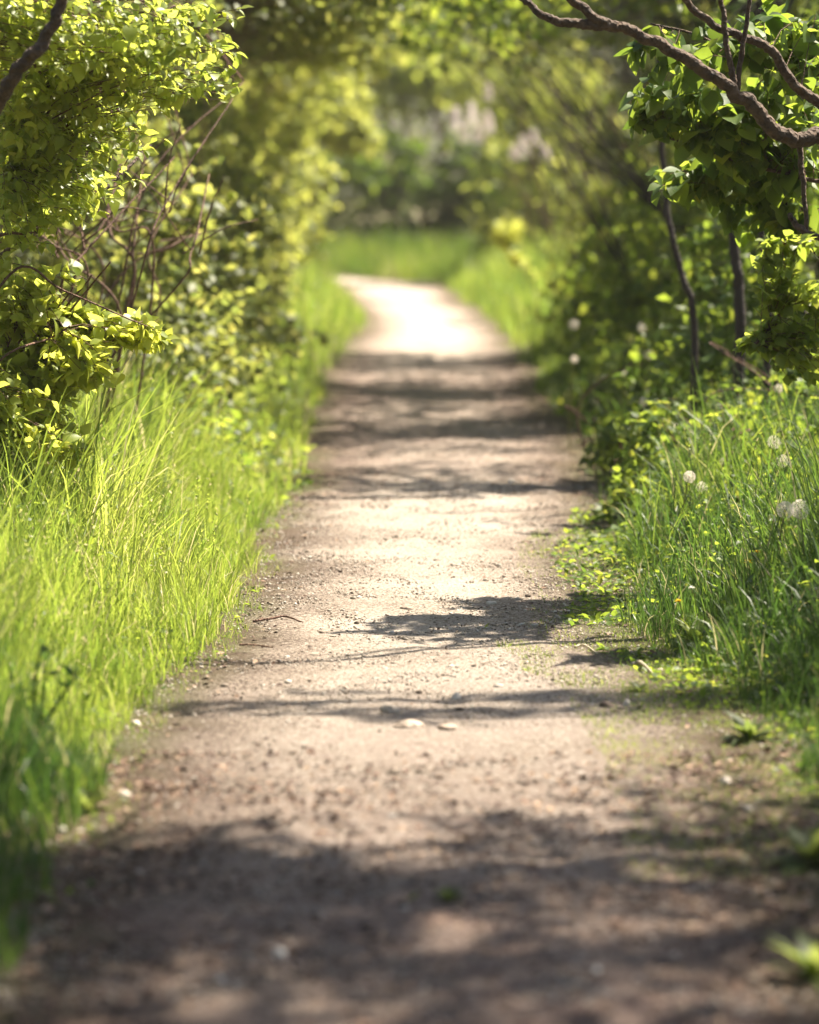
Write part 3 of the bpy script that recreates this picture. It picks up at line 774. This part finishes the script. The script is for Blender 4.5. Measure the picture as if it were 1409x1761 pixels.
# --- left: twiggy shrub with reddish bare stems behind
tw = []
rg = np.random.default_rng(3)
for (a, b, c) in [((100, 520), (150, 430), (300, 270)), ((280, 520), (330, 430), (360, 300)), ((150, 500), (90, 420), (30, 380)), ((220, 520), (230, 420), (250, 260)), ((190, 500), (300, 420), (345, 400)), ((130, 470), (180, 380), (215, 250)), ((240, 480), (285, 350), (400, 170)), ((170, 520), (140, 400), (60, 300)), ((230, 500), (190, 400), (190, 340)), ((265, 440), (200, 395), (150, 340)), ((260, 560), (255, 430), (330, 300)), ((200, 540), (260, 300), (420, 140)), ((210, 560), (110, 440), (70, 360))]:
    dd = rg.uniform(11.4, 13)
    for q in range(3):
        f0 = P(b[0] + rg.uniform(-20, 20), b[1] + rg.uniform(-20, 20), dd + .1)
        g0 = P(b[0] + rg.uniform(-110, 130), b[1] - rg.uniform(30, 140), dd + rg.uniform(-.3, .3))
        tw.append(([f0, (f0 + g0) / 2 + rg.normal(0, .03, 3), g0], rg.uniform(.0025, .004), .0015))
    tw.append(([np.array([-1.35 + rg.normal(0, .15), 12.6, 0]), P(*a, dd), P(*b, dd), P(*c, dd + .3)], rg.uniform(.004, .008), .0025))
plant("shrub", "twiggy shrub with bare reddish-brown stems above the long grass", "shrub", (-1.35, 12.6),
      [(-1.35, 12.6, 1.45, .55, .6, .5, 1.6), (-1.0, 12.8, .8, .4, .5, .35, .9), (-1.7, 12.4, 1.2, .5, .5, .6, 1.0), (-.95, 12.9, 1.75, .35, .5, .3, .9), (-1.2, 12.8, 2.1, .5, .6, .35, .8)],
      360, .052, M['dull_leaf'], M['twig'], LEAF_MID, per=8, seed=35, singles=300, stems=tw, reach=.22, tone=(.5, .28))

# --- slender dark trunks in the shade on the right
def sapling(label, base, pts, r, seed, blobs, n=150):
    plant("sapling", label, "tree", base, blobs, n, .06, M['lilac_leaf'], M['dark_bark'], LEAF_BROAD, per=9, seed=seed,
          stems=[([np.array([base[0], base[1], 0])] + pts, r, r * .55)], stem_name="trunk", reach=.25, droop=.5, tone=(.3, .2))
sapling("slender dark sapling with a leaning trunk beside the shaded verge", (1.12, 13.7), [P(1195, 560, 13.7), P(1172, 470, 13.7), P(1152, 380, 13.7), P(1140, 250, 13.7), P(1130, 60, 13.7)], .016, 41,
        [(1.1, 13.7, 2.5, .5, .5, .4)])
sapling("stout dark trunk standing in the deepest shade on the right", (1.30, 13.5), [P(1272, 540, 13.5), P(1266, 450, 13.5), P(1258, 360, 13.5), P(1252, 240, 13.5), P(1250, 40, 13.5)], .024, 42,
        [(1.35, 13.5, 2.5, .6, .6, .4)])
sapling("thin dark trunk just beyond the small-leaved sprays", (1.38, 13.2), [P(1322, 540, 13.2), P(1316, 450, 13.2), P(1308, 350, 13.2), P(1310, 150, 13.2)], .017, 43,
        [(1.5, 13.2, 2.5, .5, .6, .4)])

for k, (x, y, h, lb) in enumerate([(1.0, 12.9, .42, "low leafy weed clump at the foot of the leaning sapling"), (1.38, 12.7, .5, "taller weed clump hiding the foot of the stout dark trunk"), (.98, 14.6, .4, "low weed clump nearest the shaded path edge on the right"), (1.3, 11.9, .36, "weed clump in the grass below the small-leaved sprays")]):
    plant("weed", lb, "plant", (x, y), [(x, y, h * .7, .26, .35, h * .45, 1), (x - .1, y - .2, h * .4, .2, .3, h * .3, .6)], 130, .042, M['lilac_leaf'], M['twig'], LEAF_MID, per=9, seed=101 + k, nstem=5, r0=.006, reach=.2, droop=.1, tone=(.4, .24), carve=False, twr=.0015)

# --- shrubs lining both sides, near to far
def row(side, D, inner, label, seed, mat, leaf, twigs, tone, top=None, arch=None, foot=0, low=.25, zc=1.25, rz=1.0, rx=.85, bark='twig', group=None, tpl=LEAF_FAR, per=11):
    bl = [(side * (inner + rx), D, zc, rx, 1.1, rz, 2.2), (side * (inner + rx * 1.3), D + .4, zc + .9, rx, 1.1, .8, 1.2), (side * (inner + .6), D - .3, low + .4, .55, .8, .45, .8)]
    twigs = int(twigs * (2.9 if arch and len(arch) > 1 else 2.1 if arch else 1.7))
    if foot: bl += [(side * (foot + .32), D, .42, .32, 1.2, .36, .9), (side * (foot + .5), D + .3, .95, .36, 1.1, .4, .7)]
    if top: bl.append((side * (inner + .35), D + .2, top, .7, 1.0, .55, 1.0))
    if arch: bl += [(side * a[0], D + a[1], a[2], a[3], a[4], a[5], a[6]) for a in arch]
    return plant("shrub", label, "shrub", (side * (inner + rx * 1.2), D + .2), bl, twigs, leaf, mat, M[bark], tpl, per=per, seed=seed, nstem=6, r0=.022, reach=.34, droop=.3, tone=tone, group=group, twigk=3, twr=.0012)

ARCH_R = [(1.55, .6, 3.0, .8, 1.9, .6, 3.4), (.40, .2, 2.36, .62, 1.5, .30, 3.6), (2.4, .4, 3.7, 1.0, 1.9, .6, 2.6)]
ARCH_L = [(.38, .2, 2.34, .60, 1.3, .30, 3.2)]
NEAR_ARCH = [(1.6, .9, 3.2, .8, 1.4, .6, 3.6)]
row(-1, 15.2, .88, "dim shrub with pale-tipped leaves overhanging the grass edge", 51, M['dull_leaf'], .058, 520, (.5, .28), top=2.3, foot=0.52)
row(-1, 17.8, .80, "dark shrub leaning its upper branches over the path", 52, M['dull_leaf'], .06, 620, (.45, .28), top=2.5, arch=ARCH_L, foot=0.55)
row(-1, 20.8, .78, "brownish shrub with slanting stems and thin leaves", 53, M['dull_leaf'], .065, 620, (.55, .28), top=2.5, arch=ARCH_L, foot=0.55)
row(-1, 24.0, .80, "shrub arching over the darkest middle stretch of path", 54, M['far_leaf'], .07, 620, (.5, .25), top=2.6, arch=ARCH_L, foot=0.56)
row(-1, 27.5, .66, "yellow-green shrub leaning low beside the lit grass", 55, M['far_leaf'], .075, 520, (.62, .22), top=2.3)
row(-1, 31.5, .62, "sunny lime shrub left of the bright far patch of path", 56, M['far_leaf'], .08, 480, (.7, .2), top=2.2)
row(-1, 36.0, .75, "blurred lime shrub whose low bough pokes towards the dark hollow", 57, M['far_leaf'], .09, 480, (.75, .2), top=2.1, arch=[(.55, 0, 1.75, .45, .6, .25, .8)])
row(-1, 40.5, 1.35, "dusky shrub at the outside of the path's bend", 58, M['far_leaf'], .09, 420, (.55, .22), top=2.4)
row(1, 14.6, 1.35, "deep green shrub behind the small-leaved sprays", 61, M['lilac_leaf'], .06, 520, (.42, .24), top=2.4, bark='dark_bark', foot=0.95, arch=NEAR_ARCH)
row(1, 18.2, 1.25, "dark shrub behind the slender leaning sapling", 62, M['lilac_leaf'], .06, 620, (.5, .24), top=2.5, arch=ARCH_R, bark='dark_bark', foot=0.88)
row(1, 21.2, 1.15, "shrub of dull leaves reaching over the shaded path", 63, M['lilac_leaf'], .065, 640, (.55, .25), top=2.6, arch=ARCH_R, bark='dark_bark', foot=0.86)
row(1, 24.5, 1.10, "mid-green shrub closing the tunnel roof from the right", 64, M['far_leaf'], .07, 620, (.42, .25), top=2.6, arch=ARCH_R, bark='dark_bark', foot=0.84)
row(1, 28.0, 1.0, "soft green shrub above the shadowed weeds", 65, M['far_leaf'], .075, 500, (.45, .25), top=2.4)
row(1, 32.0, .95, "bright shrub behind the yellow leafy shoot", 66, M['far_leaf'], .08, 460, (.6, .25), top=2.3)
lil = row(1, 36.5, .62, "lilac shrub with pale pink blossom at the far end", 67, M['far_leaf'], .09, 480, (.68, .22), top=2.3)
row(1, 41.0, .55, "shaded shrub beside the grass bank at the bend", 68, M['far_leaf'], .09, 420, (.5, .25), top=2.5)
plant("shrub", "dark hollow-fronted thicket facing down the path from the bend", "shrub", (.1, 47.5),
      [(-.4, 47.5, 1.1, 1.3, .8, .9, 1.6), (.9, 47.6, 1.2, 1.0, .8, 1.0, 1.4)], 620, .10, M['lilac_leaf'], M['dark_bark'], LEAF_FAR, per=11, seed=71, nstem=6, r0=.02, reach=.4, tone=(.15, .2), twigk=3, carve=False, twr=.0012)
plant("shrub", "tall sunlit shrub rising behind the dark thicket", "shrub", (.5, 49.2),
      [(.2, 48.9, 2.75, 1.5, .6, .6, 2), (-1.2, 49.2, 3.1, 1.1, .7, .8, 1.2), (1.8, 48.6, 2.5, 1.0, .7, .9, 1.6), (.4, 49.5, 3.7, 1.8, .7, .6, 1.4)], 900, .11, M['lime_leaf'], M['twig'], LEAF_FAR, per=11, seed=72, nstem=8, r0=.04, reach=.4, tone=(.45, .3), twigk=3, carve=False, twr=.0012)

# lilac blossom on its shrub
def panicle(c, h, w, n, rng):
    u = rng.random(n)
    r = w * (1 - .75 * u) * np.sqrt(rng.random(n)) 
    a = rng.random(n) * 6.28
    Q = np.stack([np.cos(a) * r, np.sin(a) * r, (u - .5) * h], -1) + c
    R = frames(rng.normal(0, 1, (n, 3)), rng.normal(0, 1, (n, 3)))
    V, F = leaves_mesh(Q, R, np.full(n, .028), LEAF_FAR)
    return V, F, np.repeat(rng.random(n), 4)
rng = np.random.default_rng(81)
MORE = [(rng.uniform(735, 975), rng.uniform(120, 300), rng.uniform(.08, .15), rng.uniform(.035, .06)) for k in range(2)]
LB = np.array(lil.location)
for (px, py, h, w) in [(785, 205, .24, .09), (812, 196, .26, .09), (838, 210, .22, .09), (800, 228, .2, .08), (825, 230, .18, .08), (900, 252, .2, .08), (918, 236, .14, .06), (885, 262, .14, .06), (938, 262, .12, .05)] + MORE:
    V, F, r = panicle(P(px, py, 35.2) - LB, h, w, 170, rng)
    tag(link("blossom", make_mesh("blossom", V, F, M['pink'], r), lil), kind='stuff')

# bright shoot standing in the sun at the far right edge of the path
plant("sapling", "small bright yellow leafy shoot standing in the sun past the shade", "plant", (1.08, 30.0),
      [(.82, 30, .82, .15, .15, .13, 2), (.92, 30, .6, .1, .15, .12, .5)], 44, .07, M['lime_leaf'], M['twig'], LEAF_MID, per=8, seed=83, stems=[([np.array([1.08, 30, 0]), P(925, 500, 30), P(880, 440, 30), P(855, 408, 30)], .008, .004)], reach=.15, tone=(.95, .1), carve=False)

# --- the wood behind the shrubs, one mass
rng = np.random.default_rng(91)
VW, FW, RW, off = [], [], [], 0
blobs = []
for s in (-1, 1):
    for k in range(60):
        y = rng.uniform(9, 48); x = s * rng.uniform(3.2, 7.5)
        blobs.append((x, y, rng.uniform(.5, 4.0), rng.uniform(.8, 1.4)))
for k in range(110):
    blobs.append((rng.uniform(-10, 10), rng.uniform(52, 60), rng.uniform(.3, 6.5), rng.uniform(1.2, 2.0)))
for k in range(70):       # the wood goes on behind the viewer
    y = rng.uniform(-14, 6.5); x = rng.choice([-1, 1]) * rng.uniform(2.6, 6.5) if y > -5 else rng.uniform(-6, 6)
    blobs.append((x, y, rng.uniform(.6, 5.0), rng.uniform(1.0, 1.6)))
for (x, y, z, r) in blobs:
    if x > 0 and y < 15 and z > 2.2: continue
    n = 640 if y > 8 else 360
    Q = np.array([x, y, z]) + norm(rng.normal(0, 1, (n, 3))) * r * (rng.random((n, 1)) ** .4) * np.array([1, 1, .8])
    Q = Q[Q[:, 2] > .05]
    Q = Q[carve_mask(Q, rng) | (Q[:, 1] > 45)]; n = len(Q)
    if not n: continue
    V, F = leaves_mesh(Q, frames(rng.normal(0, 1, (n, 3)) + [0, 0, -.4], rng.normal(0, .5, (n, 3)) + [0, 0, 1]), rng.uniform(.11, .22, n) * (1 if y > 8 else 1.5), LEAF_FAR)
    VW.append(V); FW.append(F + off); off += len(V); RW.append(np.repeat(np.clip(rng.normal(.4, .2, n) + rng.normal(0, .15), 0, 1), 4))
V, F = np.vstack(VW), np.vstack(FW)
tr = []
for k in range(46):
    y = rng.uniform(11, 60); x = rng.choice([-1, 1]) * rng.uniform(2.8, 7)
    tr.append(tube(spline([[x, y, -.1], [x + rng.normal(0, .15), y, 1.5], [x + rng.normal(0, .4), y, 3.5], [x + rng.normal(0, .7), y, 5]], 7), np.linspace(rng.uniform(.03, .09), .015, 7), 6))
TV, TF = join(tr)
wood = link("woodland", make_mesh("woodland", V, F, M['wood_leaf'], np.concatenate(RW)))
tag(wood, "dim leafy wood closing in behind the shrubs on all sides", "woodland", kind='stuff')
wt_ = link("trunks", make_mesh("trunks", TV, TF, M['dark_bark'], smooth=True), wood); tag(wt_, kind='stuff')

# ------------------------------------------------------------------ single small things
def g_at(px, py, lift=0):
    """ground point under a pixel"""
    D = FPX * 1.3 / max(py - 300, 5)
    for _ in range(4):
        q = P(px, py, D)
        D *= (CAM[2] - float(gz(q[0], q[1]))) / (CAM[2] - q[2])
    q = P(px, py, D); q[2] = float(gz(q[0], q[1])) + lift
    return q

def stone(px, py, w, h, dep, tone, label, seed, cat="stone", group=None):
    rng = np.random.default_rng(seed)
    import bmesh
    bm = bmesh.new(); bmesh.ops.create_icosphere(bm, subdivisions=3, radius=1)
    me = bpy.data.meshes.new("stone")
    k = rng.normal(0, 1, (9, 3)); k = norm(k); lv = rng.uniform(.55, .95, 9)
    for v in bm.verts:
        c = np.array(v.co)
        for a, l in zip(k, lv):
            d = np.dot(c, a)
            if d > l: c = c - a * (d - l) * .85
        c *= 1 + .05 * rng.normal()
        v.co = c * np.array([w / 2, dep / 2, h]) * .9
    bm.to_mesh(me); bm.free()
    a = me.attributes.new("rnd", 'FLOAT', 'POINT'); a.data.foreach_set("value", np.full(len(me.vertices), tone, np.float32))
    me.materials.append(M['stone'])
    q = g_at(px, py, .004 + h * .05)
    o = link("stone", me, loc=q); o.rotation_euler = (0, 0, rng.uniform(-.4, .4))
    return tag(o, label, cat, group)
S = 1 / 600.0
stone(670, 1228, .060, .026, .045, .62, "rounded tan stone bedded in the middle of the path", 1)
stone(702, 1252, .085, .018, .07, .52, "flat pale stone just before the rounded tan stone", 2)
stone(770, 1256, .06, .012, .05, .50, "low pale stone beside the flat pale stone", 3)
stone(845, 1042, .042, .014, .04, .80, "whitish flat stone among the dark crumbs of the path", 4)
stone(785, 1204, .030, .016, .03, .80, "small white stone between the tan stone and the right edge", 5)
stone(1043, 1219, .046, .016, .035, .05, "dark flat stone near the mossy right edge", 6)
stone(1078, 1217, .024, .016, .02, .80, "little white stone next to the dark flat stone", 7)
stone(480, 1648, .030, .018, .03, .88, "bright white stone lying in the foreground shade", 8)
stone(1248, 1350, .028, .014, .03, .80, "white pebble on the moss near the right verge", 10)
stone(1288, 1397, .026, .012, .03, .7, "pale pebble just before the white pebble on the moss", 11)
stone(233, 1250, .03, .014, .03, .80, "white stone against the grass at the left path edge", 12)
stone(215, 1372, .04, .012, .03, .72, "pale flat stone at the left edge where the shade begins", 13)
stone(1065, 1020, .04, .014, .03, .06, "dark clod on the right side of the sunlit gravel", 14)
stone(880, 832, .05, .02, .04, .8, "pale stone poking up in the shaded middle stretch", 15)
stone(700, 1050, .05, .012, .03, .35, "reddish-brown stone near the whitish flat stone", 16)

def rod(name, label, cat, pts, r, mat, group=None):
    c = spline(pts, 14); base = c[0].copy()
    V, F = tube(c - base, np.linspace(r, r * .5, 14), 6, .12)
    return tag(link(name, make_mesh(name, V, F, mat, np.full(len(V), .5), smooth=True), loc=base), label, cat, group)
rod("twig", "bent dark red twig lying on the sunlit gravel", "twig", [g_at(436, 1072, .006), g_at(468, 1070, .012), g_at(492, 1068, .014), g_at(521, 1074, .006)], .0045, M['twig'])
rod("twig", "thin straight twig lying nearest the left grass", "twig", [g_at(412, 1112, .006), g_at(438, 1114, .008), g_at(470, 1117, .006)], .003, M['twig'])
rod("dry_stalk", "pale arched dry stalk at the foot of the right grass", "stalk", [g_at(1086, 1150, .01), P(1098, 1138, g_at(1098, 1150)[1]), P(1110, 1145, g_at(1110, 1160)[1]), g_at(1124, 1164, .006)], .006, M['dead'])
rod("dry_stalk", "pale dry stem lying on the moss by the right grass", "stalk", [g_at(988, 1118, .008), g_at(1005, 1118, .014), g_at(1028, 1128, .006)], .004, M['dead'])

# dandelion clocks
def clock_meshes(seed):
    rng = np.random.default_rng(seed)
    n = 170
    i = np.arange(n) + .5
    ph = np.arccos(1 - 2 * i / n); th = math.pi * (1 + 5 ** .5) * i
    d = np.stack([np.cos(th) * np.sin(ph), np.sin(th) * np.sin(ph), np.cos(ph)], -1)
    d = norm(d + rng.normal(0, .05, (n, 3)))
    d = d[d[:, 2] > -.93]
    if seed == 2: d = d[(d @ np.array([.6, -.3, .4]) < .25) | (rng.random(len(d)) < .15)]
    n = len(d)
    u = norm(np.cross(d, [.3, .2, .9])); w = np.cross(d, u)
    A = d * .16; E = d * .78
    V1 = np.stack([A - u * .008, A + u * .008, E], 1).reshape(-1, 3); F1 = np.arange(3 * n).reshape(-1, 3)
    V2, F2 = [], []
    k = 11
    for m in range(k):
        a = m / k * 2 * math.pi + rng.random(n)
        r = norm(np.cos(a)[:, None] * u + np.sin(a)[:, None] * w)
        s = np.cross(d, r)
        tip = E + d * .16 + r * .20
        V2.append(np.stack([E - s * .016, E + s * .016, tip], 1).reshape(-1, 3))
    V2 = np.concatenate(V2); F2 = np.arange(len(V2)).reshape(-1, 3)
    fl = make_mesh("seed_head", np.vstack([V1, V2]), np.vstack([F1, F2 + len(V1)]), M['fluff'], rng.random(len(V1) + len(V2)))
    v, f = ICO
    core = make_mesh("core", v * np.array([.17, .17, .15]), f, M['litter'], np.full(len(v), .45), smooth=True)
    return fl, core
CLK = [clock_meshes(s) for s in (1, 2, 3)]
def dandelion(px, py, D, dia, label, k=0, lean=.03, group="dandelion seed heads in the right verge"):
    top = P(px, py, D)
    x0, y0 = top[0] - lean, top[1] + .03
    base = np.array([x0, y0, float(gz(np.array(x0), np.array(y0)))])
    root = empty("dandelion", base, label, "dandelion", group)
    c = spline([[0, 0, 0], (top - base) * [.2, .3, .5], (top - base) * [.8, .8, .9], top - base], 10)
    V, F = tube(c, np.linspace(.0028, .0022, 10), 6)
    link("stem", make_mesh("stem", V, F, M['stalk'], np.full(len(V), .6), smooth=True), root)
    h = link("seed_head", CLK[k][0], root, top - base); h.scale = (dia / 2,) * 3; h.rotation_euler = (.3 * k, .2, k)
    tag(h, kind='stuff')
    c = link("core", CLK[k][1], h)
    return root
dandelion(1351, 877, 9.45, .054, "white dandelion clock touching its browner neighbour", 0)
dandelion(1377, 876, 9.5, .062, "larger beige dandelion clock overlapping the white one", 1, -.02)
dandelion(1186, 820, 11.2, .044, "round dandelion clock with a light core above the edge grass", 2)
dandelion(1207, 838, 11.4, .042, "fading dandelion clock just below the round light-cored one", 0, -.03)
dandelion(1332, 760, 11.6, .050, "half-blown dandelion clock rising beside the tall dark blades", 1)
dandelion(1346, 793, 11.5, .046, "pinkish dandelion clock under the half-blown one", 2, -.03)
dandelion(1246, 794, 12.0, .034, "small dull dandelion clock between two pairs of clocks", 0)
dandelion(1408, 1022, 9.2, .046, "dandelion clock low at the frame edge in bright grass", 1)
dandelion(1388, 1037, 9.3, .026, "tiny white seed head beside the low edge clock", 2)
for k, (px, py, D, dia, lb) in enumerate([(987, 558, 17, .07, "blurred clock farthest from the viewer, by the shaded path edge"), (1104, 563, 16.5, .06, "blurred pale clock in front of the leaning sapling's foot"), (1116, 610, 15.5, .06, "blurred clock below the sapling's foot"),
        (988, 618, 16, .05, "faint blurred clock nearest the path in the shaded weeds"), (1108, 690, 14, .05, "pinkish blurred clock lowest in the shaded weeds"), (1340, 668, 12.6, .045, "dull clock in shade under the small-leaved sprays"), (1075, 645, 15.2, .045, "small blurred clock between the paired shaded ones")]):
    dandelion(px, py, D, dia * .78, lb, k % 3, .02)

# yellow flowers
def yellow_flower(px, py, D, dia, label, seed, mat='yellow'):
    rng = np.random.default_rng(seed)
    top = P(px, py, D); base = np.array([top[0] + .02, top[1] + .02, float(gz(top[0], top[1]))])
    root = empty("flower", base, label, "flower", "small flowers among the right grass")
    V, F = tube(spline([[0, 0, 0], (top - base) * [.3, .3, .5], top - base], 8), np.linspace(.002, .0016, 8), 5)
    link("stem", make_mesh("stem", V, F, M['stalk'], np.full(len(V), .2)), root)
    n = 40
    a = rng.random(n) * 6.28; el = rng.uniform(.0, 1.1, n)
    ax = np.stack([np.cos(a) * np.cos(el), np.sin(a) * np.cos(el), np.sin(el)], -1)
    V, F = leaves_mesh(np.zeros((n, 3)), frames(ax, np.array([[0, 0, 1.0]]) + .1 * rng.normal(0, 1, (n, 3))), np.full(n, dia / 2) * rng.uniform(.7, 1, n), _leaf_mid(.12))
    tag(link("petals", make_mesh("petals", V, F, M[mat], rng.random(len(V))), root, top - base), kind='stuff')
yellow_flower(1288, 968, 9.7, .035, "orange-yellow dandelion flower half hidden under the paired clocks", 1)
yellow_flower(1168, 1035, 9.6, .03, "yellow flower low in the grass at the path's right edge", 2)
yellow_flower(1303, 950, 9.9, .025, "small yellow flower above the orange-yellow one", 3)
yellow_flower(1190, 1012, 9.6, .022, "small white flower over the low yellow one", 4, 'white')
yellow_flower(1345, 1038, 9.2, .026, "yellow flower by the tiny white seed head", 5)
yellow_flower(1140, 722, 13.5, .03, "lone orange flower in the shaded weeds", 6)

# broad yellow-green rosette leaves, and weeds
def rosette(px, py, label, nleaf, size, mat, seed, spread=1.0, cat="plant", name="weed", tall=0):
    rng = np.random.default_rng(seed)
    q = g_at(px, py)
    root = empty(name, q, label, cat)
    nleaf = int(nleaf * 2.2); size = size * .62
    for k in range(nleaf):
        a = k * 2.4 + rng.normal(0, .3); el = rng.uniform(.2, 1.35)
        V, F = leaf_near(rng.uniform(.10, .2), rng.uniform(.3, .8), .25)
        s = size * rng.uniform(.7, 1.15)
        R = frames(np.array([[math.cos(a) * math.cos(el) * spread, math.sin(a) * math.cos(el) * spread, math.sin(el)]]), np.array([[0, 0, 1.0]]))[0]
        z = np.array([0, 0, tall * rng.random()])
        link("leaf", make_mesh("leaf", (V @ R.T) * s + z, F, mat, np.full(len(V), rng.uniform(.0, .5)), smooth=True), root)
    return root
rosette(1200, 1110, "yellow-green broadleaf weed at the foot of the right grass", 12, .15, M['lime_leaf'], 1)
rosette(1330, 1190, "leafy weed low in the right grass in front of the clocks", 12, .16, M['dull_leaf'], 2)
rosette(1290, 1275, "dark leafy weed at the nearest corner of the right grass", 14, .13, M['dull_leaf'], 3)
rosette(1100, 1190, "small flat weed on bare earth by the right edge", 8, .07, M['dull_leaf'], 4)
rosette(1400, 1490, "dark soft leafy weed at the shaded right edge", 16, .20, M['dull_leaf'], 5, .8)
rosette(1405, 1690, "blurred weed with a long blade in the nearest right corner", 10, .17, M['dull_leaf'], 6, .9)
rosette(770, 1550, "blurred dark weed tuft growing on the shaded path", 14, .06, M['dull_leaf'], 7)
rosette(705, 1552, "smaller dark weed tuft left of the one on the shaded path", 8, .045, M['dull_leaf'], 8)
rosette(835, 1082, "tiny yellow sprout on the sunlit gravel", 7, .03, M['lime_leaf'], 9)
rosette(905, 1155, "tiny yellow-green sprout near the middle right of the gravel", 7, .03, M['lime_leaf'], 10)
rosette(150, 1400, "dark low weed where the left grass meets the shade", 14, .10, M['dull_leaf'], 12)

# dark branching dock stalk in the left foreground grass
def stalky(label, base, rays, r, seed):
    root = empty("weed", base, label, "plant")
    rng = np.random.default_rng(seed)
    for pts in rays:
        c = spline([p - base for p in pts], 10)
        V, F = tube(c, np.linspace(r, r * .5, 10), 5, .1)
        link("stem", make_mesh("stem", V, F, M['grass_deep'], np.full(len(V), .1), smooth=True), root)
        n = 14
        t = rng.integers(3, 10, n)
        V, F = leaves_mesh(c[t], frames(rng.normal(0, .6, (n, 3)) + [0, 0, .9], rng.normal(0, 1, (n, 3))), rng.uniform(.02, .05, n), _leaf_mid(.16))
        tag(link("leaves", make_mesh("leaves", V, F, M['grass_deep'], np.full(len(V), .15)), root), kind='stuff')
wb = g_at(60, 1300)
DW = wb[1]
stalky("dark branching weed standing before the sunlit left grass", wb, [
    [wb, P(72, 1260, DW), P(95, 1215, DW), P(130, 1165, DW)], [wb, P(66, 1250, DW), P(76, 1190, DW), P(78, 1140, DW)],
    [wb, P(50, 1260, DW), P(30, 1200, DW), P(22, 1160, DW)], [wb, P(58, 1230, DW), P(60, 1170, DW), P(72, 1110, DW)]], .005, 1)

# ------------------------------------------------------------------ warm summer air
hx0, hx1, hy0, hy1, hz0, hz1 = -62, 62, -27, 112, -1.3, 9.2
HV = [[x, y, z] for x in (hx0, hx1) for y in (hy0, hy1) for z in (hz0, hz1)]
HF = np.array([[0, 1, 3, 2], [4, 6, 7, 5], [0, 4, 5, 1], [2, 3, 7, 6], [0, 2, 6, 4], [1, 5, 7, 3]])
hm = bpy.data.materials.new("haze"); hm.use_nodes = True
hm.node_tree.nodes.remove(hm.node_tree.nodes["Principled BSDF"])
pv = hm.node_tree.nodes.new("ShaderNodeVolumePrincipled")
pv.inputs["Color"].default_value = (.96, .91, .78, 1)
pv.inputs["Density"].default_value = .0006
pv.inputs["Anisotropy"].default_value = .3
hm.node_tree.links.new(pv.outputs[0], hm.node_tree.nodes["Material Output"].inputs["Volume"])
tag(link("haze", make_mesh("haze", HV, HF, hm)), "thin warm summer haze hanging along the green tunnel", "haze", kind='stuff')
